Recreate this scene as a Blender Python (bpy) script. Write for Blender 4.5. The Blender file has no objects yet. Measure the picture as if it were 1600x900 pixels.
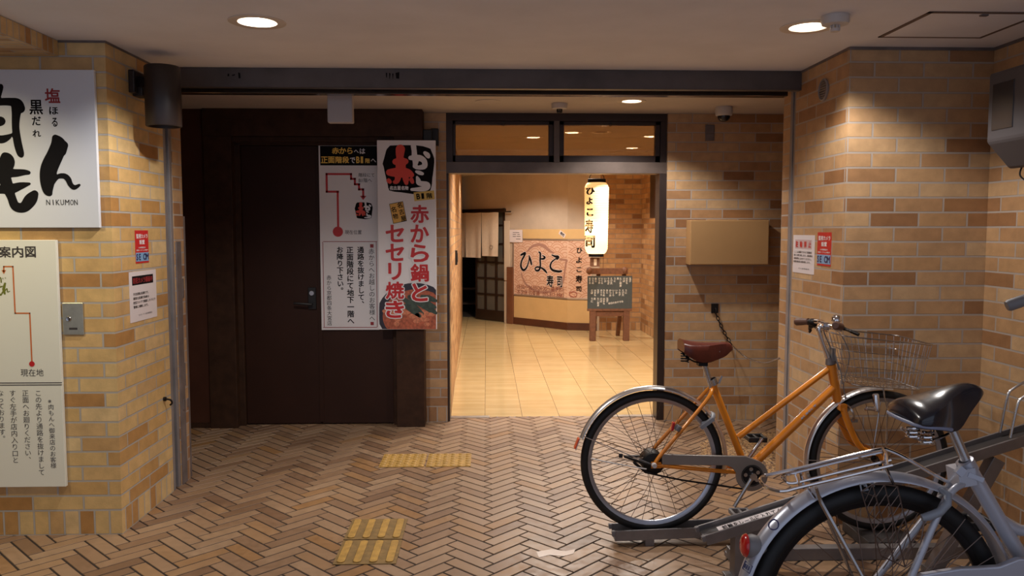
import bpy, bmesh, math, random
from mathutils import Vector, Matrix
random.seed(7)
S = bpy.context.scene
COL = S.collection
# ------------------------------------------------------------------ camera, world, exposure
CAM_F, CAM_PITCH, CAM_YAW, CAM_H = 1254.02, 0.0725534, -0.0318027, 1.436   # focal length in pixels of a 1600 px wide frame
cam = bpy.data.cameras.new('camera'); camo = bpy.data.objects.new('camera', cam); COL.objects.link(camo)
cam.sensor_width = 36.0; cam.lens = 36.0 * CAM_F / 1600.0; cam.clip_start = 0.05; cam.clip_end = 100
camo.location = (0, 0, CAM_H); camo.rotation_euler = (math.pi/2 - CAM_PITCH, 0, CAM_YAW)
S.camera = camo
S.view_settings.view_transform = 'Standard'; S.view_settings.look = 'None'
S.view_settings.gamma = 1.0; S.view_settings.use_curve_mapping = False
S.view_settings.exposure = -0.08
WORLD_COL, WORLD_STR = (0.74, 0.81, 1.0), 0.62
W = bpy.data.worlds.new('street_light'); S.world = W; W.use_nodes = True
W.node_tree.nodes['Background'].inputs[0].default_value = (*WORLD_COL, 1)
W.node_tree.nodes['Background'].inputs[1].default_value = WORLD_STR
WARM = (1.0, 0.95, 0.90); WARMER = (1.0, 0.91, 0.81)
P_FRONT, P_VEST, P_CORR, P_SIDE, P_LANTERN = 76, 70, 86, 66, 5
LENS_EMIT = 14.0
S.cycles.max_bounces = 8; S.cycles.diffuse_bounces = 4; S.cycles.glossy_bounces = 4; S.cycles.transparent_max_bounces = 10
S.cycles.use_denoising = True
S.cycles.sample_clamp_indirect = 6.0
H = 2.288

# ------------------------------------------------------------------ pixel -> place (the 1600x900 photograph)
def ray(px, py):
    a = (px-800)/CAM_F; b = (450-py)/CAM_F
    cp, sp = math.cos(CAM_PITCH), math.sin(CAM_PITCH)
    yf = cp + b*sp; z = -sp + b*cp
    c, s = math.cos(CAM_YAW), math.sin(CAM_YAW)
    return Vector((a*c - yf*s, a*s + yf*c, z))
EYE = Vector((0, 0, CAM_H))
def at(px, py, Y=None, Z=None, X=None):
    r = ray(px, py)
    t = (Z-CAM_H)/r.z if Z is not None else (Y/r.y if Y is not None else X/r.x)
    return EYE + r*t

# ------------------------------------------------------------------ materials
def lin(c):
    return tuple(((x/255)/12.92 if x/255 <= 0.04045 else ((x/255+0.055)/1.055)**2.4) for x in c)
class NT:
    def __init__(s, name):
        s.m = bpy.data.materials.new(name); s.m.use_nodes = True
        s.t = s.m.node_tree; s.b = s.t.nodes['Principled BSDF']; s.out = s.t.nodes['Material Output']
    def n(s, kind, **kw):
        x = s.t.nodes.new(kind)
        for k, v in kw.items(): setattr(x, k, v)
        return x
    def l(s, a, b): s.t.links.new(a, b)
    def math(s, op, a, b=None, c=None):
        x = s.n('ShaderNodeMath', operation=op)
        for i, v in enumerate((a, b, c)):
            if v is None: continue
            if isinstance(v, (int, float)): x.inputs[i].default_value = v
            else: s.l(v, x.inputs[i])
        return x.outputs[0]
    def ramp(s, fac, stops):
        r = s.n('ShaderNodeValToRGB'); el = r.color_ramp.elements
        while len(el) < len(stops): el.new(0.5)
        for e, (p, c) in zip(el, stops): e.position = p; e.color = (*c, 1)
        s.l(fac, r.inputs[0]); return r.outputs[0]
    def mix(s, fac, a, b, mode='MIX'):
        x = s.n('ShaderNodeMix', data_type='RGBA', blend_type=mode)
        for sock, v in ((x.inputs[0], fac), (x.inputs[6], a), (x.inputs[7], b)):
            if isinstance(v, (int, float)): sock.default_value = v
            elif isinstance(v, tuple): sock.default_value = (*v, 1)
            else: s.l(v, sock)
        return x.outputs[2]
    def noise(s, scale, detail=3, vec=None, rough=0.55):
        x = s.n('ShaderNodeTexNoise'); x.inputs['Scale'].default_value = scale
        x.inputs['Detail'].default_value = detail; x.inputs['Roughness'].default_value = rough
        if vec is None:
            tc = s.n('ShaderNodeTexCoord'); vec = tc.outputs['Object']
        s.l(vec, x.inputs['Vector']); return x.outputs['Fac']
    def bump(s, h, dist=0.002, strength=0.6):
        x = s.n('ShaderNodeBump'); x.inputs['Distance'].default_value = dist; x.inputs['Strength'].default_value = strength
        s.l(h, x.inputs['Height']); s.l(x.outputs[0], s.b.inputs['Normal'])
def mat(name, c, rough=0.5, metal=0.0, vary=0.0, vscale=8.0, bump=0.0, bscale=60.0, coat=0.0, spec=None):
    m = NT(name); b = m.b
    L = lin(c)
    b.inputs['Base Color'].default_value = (*L, 1); b.inputs['Roughness'].default_value = rough; b.inputs['Metallic'].default_value = metal
    if coat: b.inputs['Coat Weight'].default_value = coat; b.inputs['Coat Roughness'].default_value = 0.08
    if spec is not None: b.inputs['Specular IOR Level'].default_value = spec
    if vary:
        f = m.noise(vscale, 4)
        col = m.ramp(f, [(0.25, tuple(x*(1-vary) for x in L)), (0.75, tuple(min(1, x*(1+vary)) for x in L))])
        m.l(col, b.inputs['Base Color'])
    if bump: m.bump(m.noise(bscale, 4), bump)
    return m.m
def brick_mat(name, cols, mortar, bw=0.235, rh=0.07):
    m = NT(name)
    uv = m.n('ShaderNodeUVMap'); sep = m.n('ShaderNodeSeparateXYZ'); m.l(uv.outputs[0], sep.inputs[0])
    v2 = m.math('SUBTRACT', sep.outputs[1], 0.118)
    cmb = m.n('ShaderNodeCombineXYZ'); m.l(sep.outputs[0], cmb.inputs[0]); m.l(v2, cmb.inputs[1])
    def bt(w, h, vec, off):
        b = m.n('ShaderNodeTexBrick', offset=off)
        b.inputs['Scale'].default_value = 1; b.inputs['Mortar Size'].default_value = 0.0048; b.inputs['Mortar Smooth'].default_value = 0.15
        b.inputs['Brick Width'].default_value = w; b.inputs['Row Height'].default_value = h
        b.inputs['Color1'].default_value = (0, 0, 0, 1); b.inputs['Color2'].default_value = (1, 1, 1, 1); b.inputs['Mortar'].default_value = (.5, .5, .5, 1)
        m.l(vec, b.inputs['Vector']); return b
    b1 = bt(bw, rh, cmb.outputs[0], 0.5)
    b2 = bt(0.07, 0.118, uv.outputs[0], 0.0)
    low = m.math('LESS_THAN', sep.outputs[1], 0.118)
    tint = m.mix(low, b1.outputs['Color'], b2.outputs['Color'])
    fac = m.mix(low, b1.outputs['Fac'], b2.outputs['Fac'])
    n = len(cols)
    col = m.ramp(tint, [(0.04 + 0.92*i/(n-1), lin(c)) for i, c in enumerate(cols)])
    g = m.noise(14, 4, uv.outputs[0]); g2 = m.noise(120, 3, uv.outputs[0])
    col = m.mix(0.55, col, m.ramp(g, [(0.3, (.72, .70, .68)), (0.7, (1.18, 1.16, 1.14))]), 'MULTIPLY')
    # grime with a shape of its own, low on the wall
    col = m.mix(fac, col, lin(mortar))
    m.l(col, m.b.inputs['Base Color'])
    m.b.inputs['Roughness'].default_value = 0.48
    inv = m.math('SUBTRACT', 1.0, fac)
    hgt = m.math('ADD', inv, m.math('MULTIPLY', g2, 0.12))
    m.bump(hgt, 0.006, 0.9)
    return m.m
TAN = [(148, 106, 70), (176, 136, 96), (188, 152, 112), (182, 143, 102), (192, 158, 118), (178, 138, 96), (200, 169, 130), (158, 114, 74)]
M = {}
M['brick'] = brick_mat('tan_brick', TAN, (172, 158, 146))
M['brick_lamplit'] = brick_mat('lamplit_tan_brick', [(176, 128, 72), (206, 168, 108), (214, 182, 126), (208, 172, 112), (216, 186, 132), (206, 166, 106), (220, 192, 142), (184, 138, 80)], (178, 170, 160))  # tan brick with yellow lamp light worked into its colours
M['brick_corr'] = brick_mat('corridor_brick', [(140, 96, 56), (188, 144, 96), (176, 130, 82), (204, 164, 116), (166, 118, 72)], (150, 130, 112))
def floor_mat():
    m = NT('herringbone_tile')
    g = m.n('ShaderNodeNewGeometry')
    col = m.ramp(g.outputs['Random Per Island'], [(0.0, lin((128, 98, 74))), (0.35, lin((156, 125, 97))), (0.7, lin((166, 137, 109))), (1.0, lin((156, 116, 74)))])
    n1 = m.noise(1.3, 4); n2 = m.noise(26, 4)
    col = m.mix(0.6, col, m.ramp(n1, [(0.3, (.70, .68, .68)), (0.65, (1.05, 1.03, 1.02))]), 'MULTIPLY')
    col = m.mix(0.45, col, m.ramp(n2, [(0.3, (.75, .73, .72)), (0.7, (1.15, 1.15, 1.15))]), 'MULTIPLY')
    m.l(col, m.b.inputs['Base Color'])
    m.l(m.ramp(n2, [(0.3, (.32,)*3), (0.7, (.55,)*3)]), m.b.inputs['Roughness'])
    m.bump(n2, 0.0015, 0.4)
    return m.m
M['floor_tile'] = floor_mat()
def aggregate_mat():
    m = NT('exposed_pebble_aggregate'); tc = m.n('ShaderNodeTexCoord'); v = m.n('ShaderNodeTexVoronoi'); v.inputs['Scale'].default_value = 75; m.l(tc.outputs['Object'], v.inputs['Vector'])
    sep = m.n('ShaderNodeSeparateColor'); m.l(v.outputs['Color'], sep.inputs[0])
    col = m.ramp(sep.outputs[0], [(0, lin((120, 84, 52))), (.4, lin((176, 134, 84))), (.75, lin((196, 160, 112))), (1, lin((140, 112, 92)))])
    col = m.mix(m.math('GREATER_THAN', v.outputs['Distance'], .62), col, lin((96, 72, 54)))
    m.l(col, m.b.inputs['Base Color']); m.b.inputs['Roughness'].default_value = .7; m.bump(v.outputs['Distance'], -.004, .8); return m.m
M['aggregate'] = aggregate_mat()
M['bounce_ground'] = mat('pale_bounce_ground', (206, 210, 218), 0.9, vary=.1, vscale=1.5)  # unseen ground, made pale to bounce cool daylight onto the ceiling
M['grout'] = mat('floor_grout', (46, 34, 27), 0.9, vary=.2, vscale=9)
def corridor_floor():
    m = NT('corridor_tile')
    uv = m.n('ShaderNodeUVMap')
    b = m.n('ShaderNodeTexBrick', offset=0.0)
    b.inputs['Scale'].default_value = 1; b.inputs['Mortar Size'].default_value = 0.0016
    b.inputs['Brick Width'].default_value = 0.287; b.inputs['Row Height'].default_value = 50
    b.inputs['Mortar Smooth'].default_value = 0.1
    m.l(uv.outputs[0], b.inputs['Vector'])
    sep = m.n('ShaderNodeSeparateXYZ'); m.l(uv.outputs[0], sep.inputs[0])
    c2 = m.math('FRACT', m.math('DIVIDE', sep.outputs[1], 0.295))
    cross = m.math('LESS_THAN', c2, 0.009)
    f = m.math('FLOOR', m.math('DIVIDE', sep.outputs[1], 0.059))
    ix = m.math('FLOOR', m.math('DIVIDE', sep.outputs[0], 0.287))
    cmb = m.n('ShaderNodeCombineXYZ'); m.l(ix, cmb.inputs[0]); m.l(f, cmb.inputs[1])
    wn = m.n('ShaderNodeTexWhiteNoise', noise_dimensions='2D'); m.l(cmb.outputs[0], wn.inputs['Vector'])
    col = m.ramp(wn.outputs['Value'], [(0, lin((212, 182, 128))), (1, lin((222, 194, 142)))])
    n = m.noise(5, 5, uv.outputs[0])
    col = m.mix(0.5, col, m.ramp(n, [(0.3, (.86, .84, .80)), (0.7, (1.06, 1.06, 1.05))]), 'MULTIPLY')
    col = m.mix(m.math('MULTIPLY', cross, 0.4), col, lin((140, 104, 62)))
    col = m.mix(b.outputs['Fac'], col, lin((84, 58, 36)))
    m.l(col, m.b.inputs['Base Color']); m.b.inputs['Roughness'].default_value = 0.17
    m.b.inputs['Coat Weight'].default_value = .25; m.b.inputs['Coat Roughness'].default_value = .12
    return m.m
M['corr_floor'] = corridor_floor()
M['ceiling'] = mat('ceiling_paint', (232, 232, 238), 0.85, vary=.06, vscale=3, bump=.0008, bscale=220)
M['ceiling_in'] = mat('vestibule_ceiling_paint', (200, 190, 182), 0.8, vary=.06, vscale=4)
M['ceiling_corr'] = mat('corridor_ceiling_paint', (200, 186, 168), 0.8, vary=.06, vscale=4)
M['outer'] = mat('outer_shell_concrete', (120, 112, 104), 0.9, vary=.1)
M['beam'] = mat('dark_bronze_steel', (92, 86, 86), 0.42, 0.55, vary=.25, vscale=5)
M['rail_gloss'] = mat('polished_bronze_rail', (120, 104, 92), 0.16, 0.9)
M['guide'] = mat('grey_aluminium_guide', (140, 134, 134), 0.5, 0.3, vary=.2, vscale=7)
M['guide_dark'] = mat('weathered_steel_post', (116, 106, 104), 0.55, 0.25, vary=.3, vscale=10)
M['brown_paint'] = mat('brown_painted_panel', (76, 44, 30), 0.6, spec=.25, vary=.15, vscale=5)
M['brown_door'] = mat('dark_brown_door_steel', (52, 29, 19), 0.5, spec=.25, vary=.12, vscale=4, bump=.0004, bscale=140)
M['brown_wood'] = mat('dark_stained_timber', (60, 38, 24), 0.6, spec=.25, vary=.35, vscale=16, bump=.001, bscale=40)
M['frame_dark'] = mat('dark_bronze_frame', (62, 50, 46), 0.38, 0.5, vary=.15)
M['lintel'] = mat('bronze_lintel', (104, 90, 82), 0.4, 0.55, vary=.2, vscale=6)
M['threshold'] = mat('stainless_threshold', (170, 160, 150), 0.35, 0.7, vary=.2, vscale=20)
def glass_mat():
    m = NT('bronze_tinted_glass'); t = m.t
    tr = m.n('ShaderNodeBsdfTransparent'); tr.inputs[0].default_value = (0.60, 0.52, 0.44, 1)
    gl = m.n('ShaderNodeBsdfGlossy'); gl.inputs['Roughness'].default_value = 0.01; gl.inputs['Color'].default_value = (.9, .9, .9, 1)
    lw = m.n('ShaderNodeFresnel'); lw.inputs['IOR'].default_value = 1.5
    mx = m.n('ShaderNodeMixShader'); m.l(lw.outputs[0], mx.inputs[0]); m.l(tr.outputs[0], mx.inputs[1]); m.l(gl.outputs[0], mx.inputs[2])
    m.l(mx.outputs[0], m.out.inputs[0]); return m.m
M['glass'] = glass_mat()
M['white'] = mat('white_sign_board', (236, 233, 234), 0.35)
M['white_grey'] = mat('pale_grey_sign_board', (216, 219, 226), 0.32)
M['white_cream'] = mat('cream_sign_board', (232, 231, 218), 0.35)
M['black'] = mat('black_ink', (16, 14, 17), 0.75, spec=.15)
M['ink_grey'] = mat('dark_grey_ink', (58, 52, 50), 0.5)
M['red'] = mat('red_ink', (196, 32, 34), 0.45)
M['redbrown'] = mat('red_brown_ink', (124, 62, 52), 0.5)
M['redorange'] = mat('orange_red_ink', (226, 66, 38), 0.45)
M['darkred'] = mat('dark_red_ink', (150, 34, 40), 0.5)
M['orange'] = mat('orange_ink', (206, 108, 40), 0.45)
M['yellow'] = mat('yellow_ink', (250, 206, 84), 0.45)
M['tagyellow'] = mat('yellow_tag_print', (222, 190, 92), 0.45)
M['tagorange'] = mat('amber_tag_print', (232, 180, 74), 0.45)
M['olive'] = mat('olive_green_ink', (110, 116, 30), 0.5)
M['skyblue'] = mat('pale_blue_sticker', (128, 168, 206), 0.45)
M['navy'] = mat('navy_ink', (36, 36, 92), 0.45)
M['paper'] = mat('white_paper', (224, 214, 214), 0.6)
M['pinkgrey'] = mat('pinkish_grey_print', (202, 176, 176), 0.6)
M['bowl'] = mat('printed_dark_bowl', (44, 40, 52), 0.4, vary=.25, vscale=20)
M['soup'] = mat('printed_red_soup', (176, 92, 62), 0.4, vary=.5, vscale=60)
M['meat'] = mat('printed_meat', (208, 128, 92), 0.4, vary=.4, vscale=70)
M['leek'] = mat('printed_green_leek', (60, 74, 62), 0.4, vary=.5, vscale=45)
M['plaster'] = mat('aged_plaster', (188, 170, 150), 0.85, vary=.16, vscale=2.2, bump=.003, bscale=18)
M['cream'] = mat('cream_panel_paint', (212, 178, 124), 0.5, vary=.05, vscale=6)
M['baseboard'] = mat('dark_brown_baseboard', (82, 44, 26), 0.5, vary=.2)
M['post_brown'] = mat('red_brown_post', (112, 70, 46), 0.55, vary=.15)
M['offwhite_trim'] = mat('off_white_trim', (212, 196, 174), 0.5)
M['noren'] = mat('undyed_linen', (226, 208, 184), 0.9, vary=.05, vscale=30)
M['darkwood'] = mat('black_brown_wood', (44, 28, 20), 0.4, vary=.2)
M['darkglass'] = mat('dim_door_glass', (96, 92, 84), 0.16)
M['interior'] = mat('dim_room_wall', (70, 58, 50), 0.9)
M['chairwood'] = mat('chair_wood', (74, 50, 36), 0.5, vary=.2)
M['signpink'] = mat('printed_salmon_panel', (222, 188, 166), 0.5)
M['pattern'] = mat('printed_brown_pattern', (196, 146, 118), 0.5)
M['patternring'] = mat('printed_mauve_brush_ring', (170, 130, 116), 0.5)
M['alu'] = mat('satin_aluminium', (196, 188, 180), 0.3, 0.8, vary=.08)
M['tactile_dark'] = mat('worn_tactile_base', (132, 104, 58), 0.7, vary=.35, vscale=26, bump=.001, bscale=120)
M['tactile'] = mat('worn_yellow_tactile_tile', (178, 138, 66), 0.6, vary=.3, vscale=30, bump=.001, bscale=120)
M['chrome'] = mat('chrome', (226, 224, 226), 0.10, 1.0)
M['steel'] = mat('brushed_steel', (190, 188, 188), 0.26, 1.0, vary=.08, vscale=20)
M['guard'] = mat('steel_mudguard', (222, 217, 214), 0.28, 0.85)
M['guard_white'] = mat('pale_silver_mudguard', (184, 186, 196), 0.32, 0.55)
M['rubber'] = mat('black_rubber', (14, 13, 14), 0.6)
M['rim'] = mat('aluminium_rim', (178, 180, 190), 0.32, 0.85)
M['spoke'] = mat('dull_spoke_steel', (112, 96, 88), 0.4, 0.9)
M['orangepaint'] = mat('amber_orange_frame_paint', (226, 134, 24), 0.32, coat=.4, vary=.06, vscale=12)
M['silverpaint'] = mat('silver_white_frame_paint', (178, 179, 188), 0.35, 0.3, coat=.3)
M['leather'] = mat('brown_leather', (96, 40, 28), 0.34, vary=.2, vscale=30, bump=.0005, bscale=200)
M['grip'] = mat('brown_grip_rubber', (92, 62, 50), 0.55)
M['vinyl'] = mat('black_vinyl', (30, 30, 38), 0.22, coat=.3)
M['vinyltrim'] = mat('grey_vinyl_trim', (128, 134, 158), 0.5)
M['blackplastic'] = mat('black_plastic', (26, 24, 24), 0.5)
M['greyplastic'] = mat('grey_plastic', (122, 118, 118), 0.5)
M['lockgrey'] = mat('grey_lock_plastic', (136, 140, 148), 0.4)
M['chaincase'] = mat('silver_chain_case', (150, 142, 136), 0.38, 0.6)
M['gear'] = mat('greasy_black_steel', (34, 30, 30), 0.5, 0.6)
M['reflector'] = mat('red_reflector', (186, 22, 22), 0.2, coat=.6)
M['reflector_or'] = mat('orange_reflector', (236, 84, 28), 0.25, coat=.6)
M['rack'] = mat('galvanised_rack_steel', (130, 126, 126), 0.45, 0.55, vary=.15, vscale=14)
M['rackdark'] = mat('rack_channel_inside', (70, 66, 66), 0.55, 0.4, vary=.15, vscale=14)
M['chalkboard'] = mat('chalkboard', (66, 74, 76), 0.7, vary=.12, vscale=30)
M['chalk'] = mat('white_chalk', (206, 206, 200), 0.9)
M['easelwood'] = mat('weathered_brown_timber', (110, 72, 50), 0.65, vary=.3, vscale=30)
M['beigebox'] = mat('beige_metal_box_paint', (184, 144, 96), 0.5, vary=.03)
M['greybox'] = mat('grey_box_paint', (78, 74, 77), 0.5)
M['whitebox'] = mat('pale_grey_box_paint', (178, 172, 174), 0.5)
M['whiteplastic'] = mat('white_plastic', (206, 200, 196), 0.45)
M['cylblack'] = mat('black_lamp_paint', (40, 31, 30), 0.42, vary=.1)
M['lightring'] = mat('white_lamp_trim', (226, 214, 200), 0.4)
M['hatchgap'] = mat('hatch_shadow_gap_trim', (104, 84, 74), 0.6)
M['plate'] = mat('brushed_brass_steel_plate', (190, 182, 160), 0.28, 0.85, vary=.12, vscale=30)
M['tape'] = mat('clear_tape_residue', (190, 170, 156), 0.25)
def emit_mat(name, c, strength):
    m = NT(name); m.b.inputs['Emission Color'].default_value = (*c, 1); m.b.inputs['Emission Strength'].default_value = strength
    m.b.inputs['Base Color'].default_value = (.8, .8, .8, 1); return m.m
M['lens'] = emit_mat('lit_lamp_lens', (1.0, .86, .70), LENS_EMIT)
M['lens_off'] = mat('unlit_lamp_lens', (214, 200, 182), 0.3)
def paper_lantern():
    m = NT('lantern_paper')
    d = m.n('ShaderNodeBsdfDiffuse'); d.inputs[0].default_value = (*lin((240, 214, 168)), 1)
    t = m.n('ShaderNodeBsdfTranslucent'); t.inputs[0].default_value = (1.0, .86, .64, 1)
    mx = m.n('ShaderNodeMixShader'); mx.inputs[0].default_value = 0.6
    m.l(d.outputs[0], mx.inputs[1]); m.l(t.outputs[0], mx.inputs[2]); m.l(mx.outputs[0], m.out.inputs[0]); return m.m
M['lanternpaper'] = paper_lantern()

# ------------------------------------------------------------------ mesh builder and scene-tree helpers
ROOT = {}
class MB:
    def __init__(s): s.v = []; s.f = []; s.mi = []; s.uv = {}; s.cur = 0
    def add(s, vs, fs, uvs=None):
        o = len(s.v); s.v += [Vector(v) for v in vs]
        for i, f in enumerate(fs):
            if uvs: s.uv[len(s.f)] = uvs[i]
            s.f.append([o+k for k in f]); s.mi.append(s.cur)
        return s
    def box(s, x0, x1, y0, y1, z0, z1):
        return s.obox(Vector(((x0+x1)/2, (y0+y1)/2, (z0+z1)/2)), Vector((abs(x1-x0)/2, 0, 0)), Vector((0, abs(y1-y0)/2, 0)), Vector((0, 0, abs(z1-z0)/2)))
    def obox(s, c, a, b, d):
        c, a, b, d = map(Vector, (c, a, b, d))
        if a.cross(b).dot(d) < 0: d = -d
        vs = [c+i*a+j*b+k*d for k in (-1, 1) for j in (-1, 1) for i in (-1, 1)]
        return s.add(vs, [(0, 2, 3, 1), (4, 5, 7, 6), (0, 1, 5, 4), (2, 6, 7, 3), (0, 4, 6, 2), (1, 3, 7, 5)])
    def bar(s, p0, p1, w, h, up=(0, 0, 1)):          # rectangular bar from p0 to p1
        p0, p1 = Vector(p0), Vector(p1); d = (p1-p0); L = d.length; d.normalize()
        up = Vector(up); side = d.cross(up).normalized(); u2 = side.cross(d).normalized()
        return s.obox((p0+p1)/2, d*L/2, side*w/2, u2*h/2)
    def tube(s, pts, r, n=8, closed=False, caps=True):
        pts = [Vector(p) for p in pts]; N = len(pts)
        rs = r if isinstance(r, (list, tuple)) else [r]*N
        def tan(i):
            a = pts[(i-1) % N] if (closed or i > 0) else pts[i]
            b = pts[(i+1) % N] if (closed or i < N-1) else pts[i]
            d = b-a
            return d.normalized() if d.length > 1e-9 else Vector((0, 0, 1))
        t = tan(0); ref = Vector((0, 0, 1)) if abs(t.z) < .9 else Vector((1, 0, 0))
        nrm = t.cross(ref).normalized(); vs = []
        for i in range(N):
            t = tan(i); nrm = (nrm - t*nrm.dot(t))
            nrm = nrm.normalized() if nrm.length > 1e-6 else t.orthogonal().normalized()
            bn = t.cross(nrm)
            for k in range(n):
                a = 2*math.pi*k/n; vs.append(pts[i] + (nrm*math.cos(a)+bn*math.sin(a))*rs[i])
        fs = []
        for i in range(N if closed else N-1):
            j = (i+1) % N
            for k in range(n): fs.append((i*n+k, i*n+(k+1) % n, j*n+(k+1) % n, j*n+k))
        if caps and not closed:
            fs.append(tuple(range(n-1, -1, -1))); fs.append(tuple((N-1)*n+k for k in range(n)))
        return s.add(vs, fs)
    def cyl(s, p0, p1, r0, r1=None, n=16): return s.tube([p0, p1], [r0, r0 if r1 is None else r1], n)
    def lathe(s, prof, origin=(0, 0, 0), axis=(0, 0, 1), n=24, closed=False, a0=0.0, a1=2*math.pi):
        o = Vector(origin); ax = Vector(axis).normalized(); e1 = Vector((1, 0, 0)) if abs(ax.x) < .9 else Vector((0, 0, 1))
        e1 = (e1-ax*e1.dot(ax)).normalized(); e2 = ax.cross(e1)
        full = abs(a1-a0-2*math.pi) < 1e-6; K = n if full else n+1; m = len(prof); vs = []
        for k in range(K):
            a = a0+(a1-a0)*k/n; d = e1*math.cos(a)+e2*math.sin(a)
            for r, h in prof: vs.append(o+d*max(r, 1e-5)+ax*h)
        fs = []
        for k in range(n):
            k2 = (k+1) % K
            for i in range(m if closed else m-1):
                j = (i+1) % m; fs.append((k*m+i, k2*m+i, k2*m+j, k*m+j))
        return s.add(vs, fs)
    def prism(s, poly, fn, d):                        # poly of 2D points, fn -> 3D, extruded by vector d
        P = [Vector(fn(*p)) for p in poly]; n = len(P); d = Vector(d)
        vs = P+[p+d for p in P]
        fs = [tuple(range(n)), tuple(range(2*n-1, n-1, -1))]+[(i, i+n, (i+1) % n+n, (i+1) % n) for i in range(n)]
        return s.add(vs, fs)
    def ell(s, c, rx, ry, rz, n=16, m=10, rot=None):
        c = Vector(c); vs = []
        for i in range(m+1):
            t = math.pi*i/m
            for k in range(n):
                a = 2*math.pi*k/n; q = Vector((rx*math.sin(t)*math.cos(a), ry*math.sin(t)*math.sin(a), rz*math.cos(t)))
                vs.append(c+(rot @ q if rot else q))
        return s.add(vs, [(i*n+k, (i+1)*n+k, (i+1)*n+(k+1) % n, i*n+(k+1) % n) for i in range(m) for k in range(n)])
    def build(s, name, m, parent=None, smooth=40, bevel=0, loc=None, weld=False):
        for (_, lift), (sh_, segs) in getattr(s, 'pend', {}).items():
            rm = sorted(max(q[4], q[5]) for q in segs)[len(segs)//2]
            V, F = strokes_mesh(segs, max(rm*.28, .0006)); s.add([sh_.p3(x, z, lift) for x, z in V], F)
        me = bpy.data.meshes.new(name)
        org = ROOT.get(parent.name, Vector()) if parent else Vector(loc or (0, 0, 0))
        me.from_pydata([v-org for v in s.v], [], s.f)
        ms = m if isinstance(m, (list, tuple)) else [m]
        for x in ms: me.materials.append(M[x] if isinstance(x, str) else x)
        if s.uv:
            ul = me.uv_layers.new(name='UVMap')
            for pi, p in enumerate(me.polygons):
                if pi in s.uv:
                    for li, uv in zip(p.loop_indices, s.uv[pi]): ul.data[li].uv = uv
        for p, k in zip(me.polygons, s.mi): p.material_index = k
        bm = bmesh.new(); bm.from_mesh(me)
        if weld: bmesh.ops.remove_doubles(bm, verts=bm.verts, dist=1e-5)
        if smooth:
            bmesh.ops.recalc_face_normals(bm, faces=bm.faces) if weld else None
            th = math.radians(smooth)
            for e in bm.edges:
                if len(e.link_faces) == 2 and e.calc_face_angle(0) > th: e.smooth = False
            for f in bm.faces: f.smooth = True
        bm.to_mesh(me); bm.free()
        o = bpy.data.objects.new(name, me); COL.objects.link(o)
        if parent: o.parent = parent
        elif loc: o.location = org
        ROOT[o.name] = org
        if bevel:
            b = o.modifiers.new('bevel', 'BEVEL'); b.width = bevel; b.segments = 2; b.limit_method = 'ANGLE'; b.angle_limit = math.radians(40)
        return o
def tag(o, label, cat, group=None, kind=None):
    o['label'] = label; o['category'] = cat
    if group: o['group'] = group
    if kind: o['kind'] = kind
    return o
def thing(name, label, cat, loc, group=None):
    o = bpy.data.objects.new(name, None); COL.objects.link(o); o.location = loc; o.empty_display_size = 0.05
    ROOT[o.name] = Vector(loc); return tag(o, label, cat, group)
def struct(o): o['kind'] = 'structure'; return o
def lab(o, label): o['label'] = label; return o
def copy_thing(src, loc, label, group=None):
    r = src.copy(); COL.objects.link(r); r.location = loc; r['label'] = label
    if group: r['group'] = group
    ROOT[r.name] = Vector(loc)
    for ch in list(src.children):
        c = ch.copy(); COL.objects.link(c); c.parent = r
        for g in ch.children:
            d = g.copy(); COL.objects.link(d); d.parent = c
    return r
def arc(fn, a0, a1, n): return [fn(a0+(a1-a0)*i/n) for i in range(n+1)]
def spline(pts, sub=8):
    pts = [Vector(p) for p in pts]; out = []
    for i in range(len(pts)-1):
        p0 = pts[max(i-1, 0)]; p1 = pts[i]; p2 = pts[i+1]; p3 = pts[min(i+2, len(pts)-1)]
        for k in range(sub):
            t = k/sub
            out.append(0.5*((2*p1)+(p2-p0)*t+(2*p0-5*p1+4*p2-p3)*t*t+(3*p1-p0-3*p2+p3)*t**3))
    out.append(pts[-1]); return out

# ------------------------------------------------------------------ lettering on a plane
_g = {}
import numpy as np
def field_mesh(Fv, x0, y0, d):                        # flat mesh of the region where the field is negative (marching squares)
    V, F = [], []; ny, nx = Fv.shape; ins = Fv < 0
    full = ins[:-1, :-1] & ins[1:, :-1] & ins[:-1, 1:] & ins[1:, 1:]
    some = (ins[:-1, :-1] | ins[1:, :-1] | ins[:-1, 1:] | ins[1:, 1:]) & ~full
    for j in range(ny-1):
        i = 0; row = full[j]
        while i < nx-1:
            if row[i]:
                i1 = i
                while i1 < nx-1 and row[i1]: i1 += 1
                o = len(V); V += [(x0+i*d, y0+j*d), (x0+i1*d, y0+j*d), (x0+i1*d, y0+(j+1)*d), (x0+i*d, y0+(j+1)*d)]; F.append((o, o+1, o+2, o+3)); i = i1
            else: i += 1
    for j, i in zip(*np.nonzero(some)):
        c = [(i, j), (i+1, j), (i+1, j+1), (i, j+1)]; f = [Fv[y, x] for x, y in c]; P = []
        for k in range(4):
            k2 = (k+1) % 4
            if f[k] < 0: P.append(c[k])
            if (f[k] < 0) != (f[k2] < 0):
                t = f[k]/(f[k]-f[k2]); P.append((c[k][0]+(c[k2][0]-c[k][0])*t, c[k][1]+(c[k2][1]-c[k][1])*t))
        if len(P) > 2: o = len(V); V += [(x0+x*d, y0+y*d) for x, y in P]; F.append(tuple(range(o, o+len(P))))
    return V, F
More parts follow.
